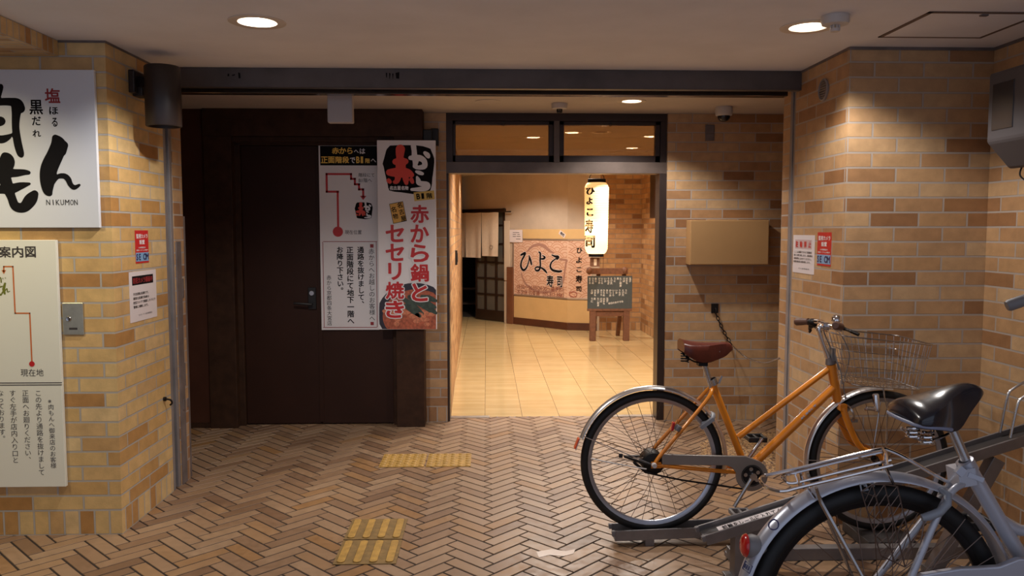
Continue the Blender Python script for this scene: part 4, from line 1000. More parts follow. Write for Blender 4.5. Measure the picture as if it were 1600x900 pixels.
# --- tactile paving tiles
def tactile(x0, x1, y0, y1, kind, label):
    t = thing('tactile_paving_tile', label, 'floor tile', ((x0+x1)/2, (y0+y1)/2, 0), 'tactile paving tiles')
    g = .004; MB().box(x0+g, x1-g, y0+g, y1-g,   .0004, .004).build('tile', 'tactile_dark' if kind == 'bar' else 'tactile', t, smooth=0, bevel=.001)
    mb = MB()
    if kind == 'dot':
        for i in range(6):
            for j in range(6):
                c = (x0+(x1-x0)*(i+.5)/6, y0+(y1-y0)*(j+.5)/6, .004); mb.lathe([(.0165, 0), (.013, .0038), (.008, .005), (0, .005)], c, n=12)
        mb.build('studs', 'tactile', t)
    else:
        for i in range(4):
            xc = x0+(x1-x0)*(i+.5)/4; r = .017; ya_, yb_ = y0+.032, y1-.032
            out = [(xc+r*math.cos(a), yb_+r*math.sin(a)) for a in [math.pi*k/8 for k in range(9)]]+[(xc+r*math.cos(a), ya_+r*math.sin(a)) for a in [math.pi+math.pi*k/8 for k in range(9)]]
            mb.prism(out, lambda x, y: (x, y, .004), (0, 0, .005))
        mb.build('guide_bars', 'tactile', t, smooth=30, bevel=.0015)
tactile(-.660, -.378, 4.785, 5.070, 'dot', 'yellow studded tactile tile, left one of the pair in front of the brown door')
tactile(-.374, -.095, 4.785, 5.070, 'dot', 'yellow studded tactile tile, right one of the pair nearest the passage')
tactile(-.670, -.390, 3.645, 3.915, 'bar', 'yellow ribbed tactile tile, farther one of the ribbed pair in the foreground')
tactile(-.668, -.388, 3.368, 3.641, 'bar', 'yellow ribbed tactile tile, nearer one of the ribbed pair in the foreground')

# ================================================================== CORRIDOR THINGS
# --- noren curtain on its rod
def noren():
    t = thing('noren_curtain', 'pale linen split curtain hanging over the lattice door at the end of the corridor', 'curtain', slant.p3(.5, 1.4, .1))
    zr = slant.px(765, 331.5)[1]; zb_ = slant.px(765, 403)[1]
    mb = MB(); mb.cyl(slant.p3(-.2, zr, .07), slant.p3(slant.px(803, 329)[0], zr, .07), .010, n=10); mb.build('rod', 'darkwood', t)
    edges = [slant.px(x, 370)[0] for x in (712, 733, 757.8, 784.5)]
    zslit = slant.px(765, 346)[1]
    def panel(a0, a1, zt, zb2, flare, ph, nm):
        mb = MB(); NA, NZ = 14, 16
        def pt(i, j):
            f = i/NA; g = j/NZ; z = zt+(zb2-zt)*g; a = a0+(a1-a0)*f; mid = (a0+a1)/2
            a = mid+(a-mid)*(1-flare*g*g)
            return slant.p3(a, z, .075+.012*math.sin(f*6.2+ph)*(.3+.7*g)+.006*math.sin(f*13+ph*2)*g)
        for back in (0, 1):
            vs = [pt(i, j)-slant.n*(.0016*back) for j in range(NZ+1) for i in range(NA+1)]
            mb.add(vs, [((j*(NA+1)+i), (j*(NA+1)+i+1), ((j+1)*(NA+1)+i+1), ((j+1)*(NA+1)+i))[::-1 if back else 1] for j in range(NZ) for i in range(NA)])
        return mb.build(nm, 'noren', t, smooth=60)
    for i in range(3): panel(edges[i]+.003, edges[i+1]-.003, zr-.005, zb_+(.03 if i == 2 else 0), .05, 1.3*i+.4, 'cloth_panel')
    mb = MB(); a, z = slant.px(774, 386)
    pts = [slant.p3(a+.036*math.cos(q)*(1+.1*math.sin(2*q)), z+.030*math.sin(q)+.004*math.cos(3*q), .094) for q in [k*math.pi/12 for k in range(24)]]
    mb.tube(pts, .0022, 5, closed=True); lab(mb.build('ring_emblem', 'black', t), 'thin black ring emblem')
    for i in (1, 2, 3):
        a = edges[i]-.0
    return t
noren()
# --- dim dining chair seen through the gap of the lattice door
base = Vector((-.62, 14.05, 0)); t = thing('dining_chair', 'dark wooden dining chair in the dim room through the gap of the lattice door', 'chair', base)
def cp(x, y, z): return base+Vector((x, y, z))
MB().bar(cp(.34, .20, .42), cp(.34, -.24, .42), .44, .045).build('seat', 'chairwood', t, smooth=0, bevel=.006)
for sy in (.18, -.20): MB().bar(cp(.14, sy, 0), cp(.10, sy, .95), .034, .034, (1, 0, 0)).build('back_post', 'chairwood', t, smooth=0, bevel=.003)
for z_ in (.88, .74, .60): MB().bar(cp(.105, .17, z_), cp(.105, -.19, z_), .022, .05).build('back_rail', 'chairwood', t, smooth=0, bevel=.003)
for sy in (.18, -.20): MB().bar(cp(.53, sy, 0), cp(.53, sy, .40), .034, .034, (1, 0, 0)).build('leg', 'chairwood', t, smooth=0, bevel=.003)
for sy in (.18, -.20): MB().bar(cp(.14, sy, .16), cp(.53, sy, .16), .018, .03).build('stretcher', 'chairwood', t, smooth=0, bevel=.002)
# --- printed sushi restaurant panel bent round the corner of the plaster wall
t = thing('printed_wall_panel', 'salmon printed panel with black brush lettering and a fan-wave pattern on the corridor wall', 'sign', WB+Vector((0, 0, 1.0)))
zp1 = slant.px(850, 375.5)[1]; zp0 = slant.px(850, 462.5)[1]; aL = slant.px(804, 420)[0]; aR = front.px(921, 420)[0]+.03
mb = MB(); slant.slab(mb, aL, zp0, sB+.004, zp1, .010, .0005); mb.build('panel', 'signpink', t, smooth=0)
mb = MB(); front.slab(mb, -.003, zp0, aR, zp1, .010, .0005); mb.build('panel', 'signpink', t, smooth=0)
mb = MB()
for z_ in (zp0-.022, zp1): slant.slab(mb, aL-.03, z_, sB+.008, z_+.022, .018, .0004); front.slab(mb, -.006, z_, aR, z_+.022, .018, .0004)
slant.slab(mb, aL-.03, zp0, aL, zp1, .018, .0004); mb.build('metal_frame', 'alu', t, smooth=0, bevel=.001)
LP = .0118
def waves(sheet, a0, a1, z0, z1):
    R = .145; segs = []
    rows = int((z1-z0)/(R*.5))+4
    C = {}
    for r in range(-2, rows):
        C[r] = [(a0-R+2*R*i+(R if r % 2 else 0), z0+r*R*.5) for i in range(int((a1-a0)/(2*R))+3)]
    for r in C:
        front_c = C.get(r-1, [])+C.get(r-2, [])
        for cx, cz in C[r]:
            for rr in (R, R*.80, R*.48):
                prev = None
                for k_ in range(0, 41):
                    q = math.pi*k_/40; x, z = cx+rr*math.cos(q), cz+rr*math.sin(q)
                    ok = a0+.004 < x < a1-.004 and z0+.004 < z < z1-.004 and all((x-fx)**2+(z-fz)**2 > (R*1.0)**2 for fx, fz in front_c)
                    if ok and prev: segs.append((*prev, x, z, .0050, .0050))
                    prev = (x, z) if ok else None
    V, F = strokes_mesh(segs, .0035); mb = MB(); mb.add([sheet.p3(x, z, LP) for x, z in V], F); lab(mb.build('wave_pattern', 'pattern', t, smooth=0), 'printed brown fan waves')
waves(slant, aL, sB, zp0, zp1); waves(front, 0.003, aR, zp0, zp1)
k3 = 125/1023
def z3(x, y, w=0): return (795+x*k3, 370+y*k3, w*k3)
mb = MB(); B = lambda *p: slant.brush(mb, [z3(*q) for q in p], LP+.0012)
B((240, 190, 6), (275, 150, 14), (330, 112, 16), (400, 100, 18), (470, 130, 22), (530, 180, 18), (580, 205, 10))
B((665, 290, 12), (745, 300, 14), (740, 330, 14), (725, 420, 13), (705, 560, 14), (660, 640, 16), (570, 690, 18), (450, 708, 18), (340, 690, 16), (240, 620, 14), (190, 540, 12), (165, 460, 8))
lab(mb.build('brush_ring', 'patternring', t, smooth=0), 'mauve brush ring')
hiyoko = [[(165, 232, 12), (215, 210, 18), (205, 245, 14), (172, 310, 13), (165, 380, 16), (195, 425, 15), (235, 395, 12), (265, 310, 9), (268, 240, 6)], [(268, 240, 8), (285, 290, 15), (296, 340, 15), (302, 358, 7)],
          [(392, 195, 8), (412, 215, 15), (410, 300, 14), (412, 370, 14), (395, 425, 14), (360, 430, 12), (345, 405, 10), (375, 385, 11), (430, 400, 12), (470, 430, 16), (495, 460, 9)], [(415, 282, 8), (450, 280, 14), (470, 262, 14), (440, 240, 6)],
          [(560, 232, 8), (600, 250, 14), (640, 258, 19), (625, 285, 12)], [(625, 270, 8), (560, 320, 11), (540, 380, 15), (570, 425, 16), (640, 442, 15), (682, 438, 12)]]
for nm, m_, ex, lf_ in (('lettering_outline', 'paper', 1.45, LP+.0024), ('lettering', 'black', 1.0, LP+.0036)):
    mb = MB()
    for st in hiyoko: slant.brush(mb, [z3(x, y, w*ex if ex == 1 else w+5.5) for x, y, w in st], lf_)
    for ch, x0, y0, x1, y1 in (('寿', 492, 490, 580, 640), ('司', 625, 505, 692, 645)):
        slant.text(mb, ch, z3(x0, y0)[0]-(ex > 1)*.5, z3(x0, y0)[1]-(ex > 1)*.5, z3(x1, y1)[0]+(ex > 1)*.5, z3(x1, y1)[1]+(ex > 1)*.5, lf_, .028 if ex == 1 else .075)
    lab(mb.build(nm, m_, t, smooth=0), 'black brush lettering' if ex == 1 else 'pale outline of the lettering')
mb = MB(); slant.text(mb, '18:00～26:00(24:00～要予約)', *z3(115, 622)[:2], *z3(712, 700)[:2], LP+.002); slant.text(mb, '不定休 四条通   075-812-8882', *z3(115, 692)[:2], *z3(715, 765)[:2], LP+.002)
lab(mb.build('lettering', 'redbrown', t, smooth=0), 'small red brown lines')
mb = MB()
for ch, x0, y0, x1, y1 in (('ひ', 868, 140, 942, 212), ('よ', 862, 262, 936, 336), ('こ', 868, 388, 932, 452), ('寿', 856, 492, 940, 588), ('司', 862, 632, 930, 700)): front.text(mb, ch, *z3(x0, y0)[:2], *z3(x1, y1)[:2], LP+.002, .03)
lab(mb.build('lettering', 'black', t, smooth=0), 'small black column of characters')
mb = MB(); a, z = front.px(795+825*k3, 370+735*k3)
mb.tube([front.p3(a+.052*math.cos(q), z+.040*math.sin(q)+.004*math.sin(3*q), LP+.002) for q in [k_*math.pi/12 for k_ in range(24)]], .004, 5, closed=True); lab(mb.build('ring_emblem', 'darkred', t), 'small dark red ring')
# --- papers on the cream band
t = thing('opening_notice', 'white paper notice at the upper left corner of the salmon printed panel', 'notice', slant.p3(slant.px(808, 368)[0], 1.3, .02))
mb = MB(); slant.board(mb, 798, 359, 818, 378.5, .002, .022); mb.build('sheet', 'paper', t, smooth=0)
mb = MB()
for y, x0, x1 in ((363, 803, 813), (366, 803, 808), (366, 810, 814), (369, 803, 808), (369, 809, 815), (373, 808, 815)): slant.quad(mb, x0, y, x1, y+.8, .0246)
lab(mb.build('lettering', 'ink_grey', t, smooth=0), 'thin grey lines')
t = thing('paper_tag', 'small tilted white tag with black lettering on the cream band above the salmon panel', 'tag', slant.p3(slant.px(880, 366)[0], 1.35, .02))
a, z = slant.px(879.5, 365.8); mb = MB(); c, s_ = math.cos(-.55), math.sin(-.55)
mb.obox(slant.p3(a, z, .0145), slant.h*.062*c+Vector((0, 0, .062*s_)), slant.h*-.030*s_+Vector((0, 0, .030*c)), slant.n*.0012); mb.build('sheet', 'paper', t, smooth=0)
mb = MB()
for i, ch in enumerate('寿司'): slant.char(mb, ch, a+(-.018+.042*i)*c, z+(-.018+.042*i)*s_, .048, .0165, .03, 1, -.55)
mb.build('lettering', 'black', t, smooth=0)
# --- black control plate on the left corridor wall
xw = -.275-(7.85-6.089)*(.113/6.861)
tag(MB().box(xw+.0005, xw+.022, 7.78, 7.86, 1.095, 1.235).box(xw+.021, xw+.026, 7.795, 7.845, 1.12, 1.21).build('intercom_plate', 'blackplastic', loc=(xw, 7.82, 1.165), smooth=0, bevel=.003), 'small black plate on the brick wall just inside the passage on the left', 'wall plate')
# --- paper lantern
LX, LY = at(932, 340, Y=9.75).x, 9.75
def lz(y): return at(932, y, Y=LY).z
t = thing('paper_lantern', 'tall glowing paper lantern with black characters hanging at the end of the corridor', 'lantern', (LX, LY, H))
zt, zb_ = lz(285.5), lz(396.5); R0 = .148
prof = []; NR = 30
for i in range(NR*4+1):
    g = i/(NR*4); z = zt+(zb_-zt)*g; e = min(g, 1-g)
    r = R0*(.72+.28*min(1, (e/.075))**.5) if e < .075 else R0
    r += .0016*math.cos(2*math.pi*g*NR)-.012*g
    prof.append((r, z))
MB().lathe(prof, (LX, LY, 0), n=40).build('paper_shade', 'lanternpaper', t, smooth=80)
MB().lathe([(R0*.74, zt+.002), (R0*.74, zt+.042), (R0*.70, zt+.044), (R0*.70, zt)], (LX, LY, 0), n=36, closed=True).build('top_band', 'black', t)
MB().lathe([(R0*.62, zb_-.002), (R0*.62, zb_-.036), (0, zb_-.036), (0, zb_-.030), (R0*.58, zb_-.030), (R0*.58, zb_)], (LX, LY, 0), n=36).build('bottom_band', 'black', t)
mb = MB(); mb.cyl((LX, LY, zt+.10), (LX, LY, H-.0005), .007, n=8)
mb.tube(spline([(LX-.09, LY, zt+.035), (LX-.075, LY, zt+.09), (LX, LY, zt+.115), (LX+.075, LY, zt+.09), (LX+.09, LY, zt+.035)], 6), .005, 6); mb.box(LX-.05, LX+.05, LY-.03, LY+.03, H-.02, H-.0005)
mb.build('hanger', 'gear', t)
mb = MB()
def on_lantern(x, z):                                 # x: px column at the lantern, wrapped round its front
    d = x-LX; r = R0+.004-.012*(zt-z)/(zt-zb_); d = max(-r*.995, min(r*.995, d)); return Vector((LX+d, LY-math.sqrt(r*r-d*d)-.0005, z))
for ch, x0, y0, x1, y1, w in (('ひ', 915.5, 294, 928, 305, .055), ('よ', 916, 309, 925, 320, .055), ('こ', 916.5, 326, 926, 338, .05), ('寿', 915, 343, 926, 364, .03), ('司', 914.8, 368, 929, 387, .045)):
    vs, fs = glyph(ch, w); xs = [v[0] for v in vs]; ys = [v[1] for v in vs]; mx, my = min(xs), min(ys); w_, h_ = max(xs)-mx, max(ys)-my
    xa, xb = at(x0, 340, Y=LY-.08).x, at(x1, 340, Y=LY-.08).x; za_, zb2 = lz(y1), lz(y0)
    mb.add([on_lantern(xa+(x-mx)/w_*(xb-xa), za_+(y-my)/h_*(zb2-za_)) for x, y in vs], fs)
lab(mb.build('lettering', 'black', t, smooth=0), 'black characters down the left of the lantern')
mb = MB(); mb.tube([(LX+.085, LY, zb_-.03), (LX+.087, LY, zb_-.12), (LX+.084, LY, zb_-.22)], .003, 5); mb.build('cord', 'easelwood', t)
MB().lathe([(0, .05), (.03, .03), (.034, 0), (.02, -.04), (0, -.045)], (LX, LY, zt-.55), n=16).build('bulb', emit_mat('lit_lantern_bulb', (1, .8, .5), 30), t)
for dz in (.50, .66, .82):
    l = bpy.data.lights.new('lantern_bulb_light', 'POINT'); l.energy = P_LANTERN*.4; l.color = (1, .76, .46); l.shadow_soft_size = .045
    lo = bpy.data.objects.new('lantern_bulb_light', l); COL.objects.link(lo); lo.parent = t; lo.location = (0, 0, zt-dz-H)
# --- chalkboard on a timber stand
eY = 10.28
def ex(x, y, Y=eY): return at(x, y, Y=Y)
t = thing('chalkboard_stand', 'small timber stand carrying a chalkboard menu at the end of the corridor', 'menu board', (ex(952, 480).x, eY+.1, 0))
xL, xR = ex(917.5, 470).x, ex(987, 470).x; zt, zb_ = ex(950, 431).z, ex(950, 482).z
MB().obox(((xL+xR)/2, eY-.02, (zt+zb_)/2), ((xR-xL)/2, 0, 0), (0, .010, 0), (0, 0, (zt-zb_)/2)).build('slate', 'chalkboard', t, smooth=0, bevel=.002)
MB().box(xL, xR, eY-.035, eY+.02, zb_-.030, zb_-.0005).build('ledge', 'easelwood', t, smooth=0, bevel=.003)
zr0, zr1 = ex(950, 430.5).z+.004, ex(950, 419).z
MB().box(ex(921, 425).x, ex(981, 425).x, eY-.02, eY+.03, zr0+.014, zr1).build('top_rail', 'easelwood', t, smooth=0, bevel=.004)
for x_ in (921, 976): MB().ell((ex(x_, 425).x, eY, (zr0+zr1)/2+.012), .042, .035, .05, 14, 8).build('knot_block', 'easelwood', t)
for x_ in (926, 978.5): MB().box(ex(x_, 510).x-.039, ex(x_, 510).x+.039, eY-.03, eY+.04, 0, zb_-.03).build('leg', 'easelwood', t, smooth=0, bevel=.005)
for x_ in (935, 975): MB().bar((ex(x_, 510).x, eY+.50, 0), (ex(x_, 510).x, eY+.03, zr0+.03), .05, .05, (1, 0, 0)).build('rear_leg', 'easelwood', t, smooth=0, bevel=.004)
MB().box(ex(926, 510).x, ex(978.5, 510).x, eY-.01, eY+.02, zb_-.10, zb_-.035).build('apron', 'easelwood', t, smooth=0, bevel=.003)
sc = Sheet((0, eY-.0312, 0), *FACE); mb = MB(); rr = random.Random(3)
menu = ['まぐろ', 'いか', 'たこ刺身', 'ひらめ', 'うなぎ', 'さば', 'あじ', 'えび天', 'はまち', 'かつお', 'うに', '玉子', 'いくら', '貝']
for row, (y0, y1) in enumerate(((433.5, 450), (452, 463.5), (465, 479))):
    for i in range(14 if row == 0 else (12 if row == 1 else 6)):
        x = 921.5+i*4.85+(3 if row else 0)
        if x > 985: continue
        w = menu[(i*3+row*5) % len(menu)]; n = len(w); yb = y0+min(n*3.9, (y1-y0))*rr.uniform(.85, 1)
        sc.col(mb, w, x+rr.uniform(-.4, .4), y0, yb, .0004, .03)
a0_, z0_ = sc.px(952, 474); 
for i, ch in enumerate('本日のおすすめ'): sc.char(mb, ch, a0_+i*.028, z0_+i*.004, .030, .0004, .03, 1, .12)
mb.build('chalk_lettering', 'chalk', t, smooth=0)
t = thing('hanging_price_tag', 'small wooden plaque hanging directly under the paper lantern', 'plaque', (LX-.02, LY+.02, zb_+.55))
zc0, zc1 = lz(416.5), lz(402.5); xa, xb = at(922, 410, Y=LY).x, at(936.5, 410, Y=LY).x
MB().box(xa, xb, LY-.012, LY+.012, zc0, zc1+.0).build('board', 'easelwood', t, smooth=0, bevel=.003)
MB().box((xa+xb)/2-.012, (xa+xb)/2+.022, LY-.0145, LY-.0115, zc0+.014, zc1-.014).build('paper_strip', 'noren', t, smooth=0)

# ================================================================== BICYCLES
def wheel(name, parent, c, R, tr, nspoke, hub_r, hub_w, rim_m='rim', cross=.35):
    c = Vector(c); ax = (0, 1, 0); rr = R-2*tr
    w = MB().lathe([(rr+.004, -.012), (rr+.006, -.0125), (rr-.004, -.011), (rr-.012, -.006), (rr-.013, 0), (rr-.012, .006), (rr-.004, .011), (rr+.006, .0125), (rr+.004, .012), (rr-.002, 0)], c, ax, n=72, closed=True).build(name, rim_m, parent, smooth=35)
    MB().lathe([(R-tr+tr*math.cos(a)*1.05, tr*.98*math.sin(a)) for a in [2*math.pi*k/12 for k in range(12)]], c, ax, n=72, closed=True).build('tyre', 'rubber', w, smooth=60)
    MB().lathe([(.006, -hub_w-.02), (.009, -hub_w-.016), (.009, -hub_w), (hub_r, -hub_w), (hub_r, -hub_w+.004), (hub_r*.5, -hub_w+.010), (hub_r*.5, hub_w-.010), (hub_r, hub_w-.004), (hub_r, hub_w), (.009, hub_w), (.009, hub_w+.016), (.006, hub_w+.02)], c, ax, n=24).build('hub', 'gear', w)
    proto = None
    for i in range(nspoke):
        a = 2*math.pi*(i+.25)/nspoke; side = 1 if i % 2 else -1; off = cross*(1 if (i//2) % 2 else -1)*2.0
        p0 = c+Vector((hub_r*.92*math.cos(a+off), side*(hub_w-.002), hub_r*.92*math.sin(a+off))); p1 = c+Vector(((rr-.010)*math.cos(a), side*.002, (rr-.010)*math.sin(a)))
        MB().tube([p0, p1], .0012, 5).build('spoke', 'spoke', w)
    return w
def guard_mesh(c, R, a0, a1, w, th=.0022, crown=.012, n=64):
    mb = MB(); prof = []
    for k in range(9):
        f = -1+2*k/8; prof.append((R-crown*f*f, f*w/2))
    prof += [(r-th, y) for r, y in prof[::-1]]
    c = Vector(c); vs = []; m = len(prof)
    for i in range(n+1):
        a = a0+(a1-a0)*i/n
        for r, y in prof: vs.append(c+Vector((r*math.cos(a), y, r*math.sin(a))))
    fs = [(i*m+j, (i+1)*m+j, (i+1)*m+(j+1) % m, i*m+(j+1) % m) for i in range(n) for j in range(m)]+[tuple(range(m-1, -1, -1)), tuple(n*m+j for j in range(m))]
    return mb.add(vs, fs)
def saddle_mesh(st, Y, n=20):                         # stations: (x, z_top, half width, depth of skirt, crown drop at the edge)
    mb = MB(); vs = []; N = len(st); xs = spline([Vector((s[0], s[1], s[2])) for s in st], 4); ds = spline([Vector((s[3], s[4], 0)) for s in st], 4)
    K = n+1
    for p, d in zip(xs, ds):
        for k in range(K):
            t = -1+2*k/n; at_ = abs(t)
            if at_ < .7: y = p.z*(t/.7)*.93; dz = -d.y*(at_/.7)**2.4
            else: g = (at_-.7)/.3; y = math.copysign(p.z*(.93+.07*math.sin(min(1, g*1.6)*math.pi/2)-.10*g*g), t); dz = -d.y-(d.x-d.y)*g
            vs.append(Vector((p.x, Y+y, p.y+dz)))
    M_ = len(xs)
    fs = [(i*K+k, i*K+k+1, (i+1)*K+k+1, (i+1)*K+k) for i in range(M_-1) for k in range(n)]
    o = len(vs); vs += [v+Vector((0, 0, -.004)) if True else v for v in vs]
    inner = [tuple(o+i for i in f[::-1]) for f in fs]
    rim = [(i*K, (i+1)*K, o+(i+1)*K, o+i*K) for i in range(M_-1)]+[((i+1)*K+n, i*K+n, o+i*K+n, o+(i+1)*K+n) for i in range(M_-1)]
    capA = list(range(K)); capB = [(M_-1)*K+k for k in range(K)]
    return mb.add(vs, fs+inner+rim+[tuple(capA[::-1]), tuple(capB)])
def coil(c, r, h, turns, wire, n=14):
    c = Vector(c); return [c+Vector((r*math.cos(2*math.pi*i/n), r*math.sin(2*math.pi*i/n), h*i/(n*turns))) for i in range(int(n*turns)+1)]

# ------------------------------------------------------------------ the orange bicycle
YO = 3.58
def q(x, y, d=0.0): return at(x, y, Y=YO+d)
HR, HF, RW = Vector((.753, YO, .381)), Vector((1.805, YO, .374)), .326
orange = thing('bicycle', 'orange city bicycle with a brown leather saddle by the right brick pillar', 'bicycle', (1.25, YO, .02))
wr = wheel('rear_wheel', orange, HR, RW, .0185, 32, .046, .032)
MB().lathe([(.048, -.045), (.052, -.035), (.052, .035), (.048, .045), (.02, .052), (0, .052)], HR, (0, 1, 0), n=22).lathe([(0, -.052), (.02, -.052), (.048, -.045)], HR, (0, 1, 0), n=22).build('hub_brake', 'gear', wr)
wheel('front_wheel', orange, HF, RW, .0185, 32, .020, .034)
BB = Vector((1.192, YO, .335)); SC = Vector((1.032, YO, .722)); HT = Vector((1.570, YO, .822)); HB = Vector((1.607, YO, .652))
fr = MB()
fr.tube([BB, SC+(SC-BB)*.04], .0165, 14)                                # seat tube
dt = q(1302, 606); fr.tube([BB, Vector((dt.x, YO, dt.z))], .0205, 16)   # down tube
tt0, tt1 = q(1153, 683), q(1294, 577); fr.tube([tt0, tt1], .0140, 12)   # slanting top tube
fr.tube([HT, HB], .0205, 16); fr.cyl(BB+Vector((0, -.036, 0)), BB+Vector((0, .036, 0)), .021, n=16)
for s in (-1, 1):
    fr.tube(spline([BB+Vector((-.02, s*.028, 0)), BB+Vector((-.12, s*.05, .01)), HR+Vector((.04, s*.062, -.004)), HR+Vector((0, s*.064, 0))]), .0092, 9)
    fr.tube(spline([SC+Vector((-.012, s*.016, -.006)), SC+Vector((-.05, s*.045, -.06)), HR+Vector((.03, s*.064, .05)), HR+Vector((0, s*.066, 0))]), .0088, 9)
    fr.obox(HR+Vector((.006, s*.064, .0)), (.022, 0, 0), (0, .0025, 0), (0, 0, .014))
fr.build('frame', 'orangepaint', orange, smooth=50)
mb = MB(); mb.tube([HT+(HT-HB)*.02, HT+(HT-HB)*.09, HT+(HT-HB)*.20], [.024, .0215, .016], 16).tube([HB+(HB-HT)*.02, HB+(HB-HT)*.13], [.0225, .021], 16); mb.build('headset', 'guide_dark', orange)
cr = HB+(HB-HT)*.20
fk = MB()
for s in (-1, 1): fk.tube(spline([cr+Vector((0, s*.036, .012)), cr+Vector((.035, s*.046, -.085)), cr+Vector((.085, s*.048, -.17)), HF+Vector((-.028, s*.048, .045)), HF+Vector((0, s*.049, 0))]), [.0145]*9+[.0135]*8+[.012]*8+[.010]*7+[.009], 10)
fk.obox(cr+Vector((0, 0, .014)), (.016, 0, 0), (0, .048, 0), (.0, 0, .014)); fk.build('fork', 'orangepaint', orange, smooth=50)
gm = guard_mesh(HR, .350, math.radians(-12), math.radians(161), .050).build('rear_mudguard', 'guard', orange, smooth=50)
a = math.radians(161); e0 = HR+Vector((.350*math.cos(a), 0, .350*math.sin(a)))
MB().bar(e0, e0+Vector((-.020, 0, -.055)), .044, .003, (1, 0, 0)).build('mudguard_flap', 'guard', gm, smooth=0)
MB().bar(e0+Vector((-.004, 0, -.004)), e0+Vector((-.022, 0, -.052)), .030, .010, (1, 0, 0)).build('rear_reflector', 'reflector_or', gm, smooth=0, bevel=.002)
mb = MB()
for s in (-1, 1): mb.tube([HR+Vector((0, s*.068, 0)), e0+Vector((.012, s*.030, .012))], .0022, 6)
mb.build('mudguard_stay', 'steel', gm)
gf = guard_mesh(HF, .350, math.radians(82), math.radians(196), .048).build('front_mudguard', 'guard', orange, smooth=50)
mb = MB()
for s in (-1, 1): mb.tube([HF+Vector((0, s*.052, 0)), HF+Vector((.345*math.cos(math.radians(178)), s*.024, .345*math.sin(math.radians(178))))], .0022, 6)
mb.build('mudguard_stay', 'steel', gf)
# chain case, chain, cranks
ce = q(1174.5, 742.5, -.062)
def zc(x, y): return (x, ce.y, y)
yc = ce.y; A = q(1034, 709.5, -.062); A2 = q(1034, 726, -.062); ro = .073
out = [(A2.x, A2.z), (A.x, A.z)]
tp = q(1165, 712.5, -.062); out += [(tp.x, tp.z)]
out += [(ce.x+ro*math.cos(b), ce.z+ro*math.sin(b)) for b in [math.radians(75-d*11) for d in range(0, 25)]]
lw = q(1146, 737, -.062); out += [(q(1144, 731, -.062).x, q(1144, 731, -.062).z), (q(1135, 727, -.062).x, q(1135, 727, -.062).z)]
mb = MB(); mb.prism(out, lambda x, z: (x, yc-.006, z), (0, .014, 0)); cc = mb.build('chain_case', 'chaincase', orange, smooth=35, bevel=.003)
MB().lathe([(.046, -.0085), (.049, -.0085), (.049, -.006), (.046, -.006)], (ce.x, yc, ce.z), (0, 1, 0), n=40, closed=True).lathe([(0, -.0072), (.044, -.0072), (.044, -.006)], (ce.x, yc, ce.z), (0, 1, 0), n=30).build('chain_ring', 'gear', cc)
mb = MB()
for i in range(5):
    b = 2*math.pi*i/5+.5; mb.lathe([(0, -.0082), (.009, -.0082), (.009, -.007)], (ce.x+.030*math.cos(b), yc, ce.z+.030*math.sin(b)), (0, 1, 0), n=12)
mb.build('chain_ring_hole_cover', 'steel', cc)
MB().tube(spline([q(1008, 738, -.05), q(1060, 749, -.05), q(1120, 758, -.05), q(1168, 765, -.055)]), .0042, 6).build('chain', 'gear', orange)
ck = MB(); e1 = q(1147, 792, -.085); c0 = Vector((ce.x, yc-.016, ce.z)); ck.tube([c0, c0+(e1-c0)*.5, e1], [.012, .0085, .0085], 9).cyl(c0+Vector((0, .03, 0)), c0+Vector((0, -.012, 0)), .016, n=14).build('crank', 'steel', orange)
e2 = q(1191, 685, .075); c1 = BB+Vector((0, .055, 0)); MB().tube([c1, e2], [.011, .0085], 9).build('crank', 'steel', orange)
def pedal(c, s, nm='pedal'):
    p = MB(); c = Vector(c); w_ = .045*s
    p.box(c.x-.043, c.x+.043, min(c.y, c.y+w_*.25), max(c.y, c.y+w_*.25), c.z-.012, c.z+.012); p.box(c.x-.043, c.x+.043, min(c.y+w_*1.6, c.y+w_*1.9), max(c.y+w_*1.6, c.y+w_*1.9), c.z-.012, c.z+.012)
    for dx in (-.038, 0, .038): p.bar(c+Vector((dx, 0, 0)), c+Vector((dx, w_*1.8, 0)), .012, .020)
    return p
pedal(q(1153, 797, -.095), -1).build('pedal', 'greyplastic', orange, smooth=0, bevel=.003)
pedal(q(1185, 688, .085), 1).build('pedal', 'blackplastic', orange, smooth=0, bevel=.003)
# seat post and leather saddle
sp0, sp1 = q(1114, 612), q(1099, 563); MB().tube([sp0, sp1], .0128, 14).build('seat_post', 'steel', orange)
MB().lathe([(.020, -.012), (.021, -.012), (.021, .016), (.017, .018), (.017, -.012)], SC+Vector((-.002, 0, .022)), (SC-BB).normalized(), n=18, closed=True).bar(SC+Vector((.018, -.02, .02)), SC+Vector((.030, -.02, .055)), .008, .008).build('seat_clamp', 'steel', orange)
def so(x, y): v = q(x, y); return v.x, v.z
S0 = [(1064, 529.5, .070, .052, .016), (1074, 532, .074, .060, .016), (1087, 534, .064, .070, .012), (1102, 535, .050, .078, .010), (1118, 535, .034, .062, .006), (1132, 534.5, .026, .046, .005), (1140, 536, .020, .032, .005), (1144, 541, .010, .014, .004)]
LOW0 = (551, 558, 564, 565, 561, 555, 548, 545)
def saddle_stations(S_, low, fn, at_y):               # depth of the skirt from its lower edge
    out = []
    for (x, y, hw, dp, cd), yl in zip(S_, low):
        X, Z = fn(x, y); out.append((X, Z, hw, max(.008, Z-at(x, yl, Y=at_y-hw*.88).z), cd))
    return out
st = saddle_stations(S0, LOW0, so, YO)
sd = saddle_mesh(st, YO).build('saddle', 'leather', orange, smooth=60)
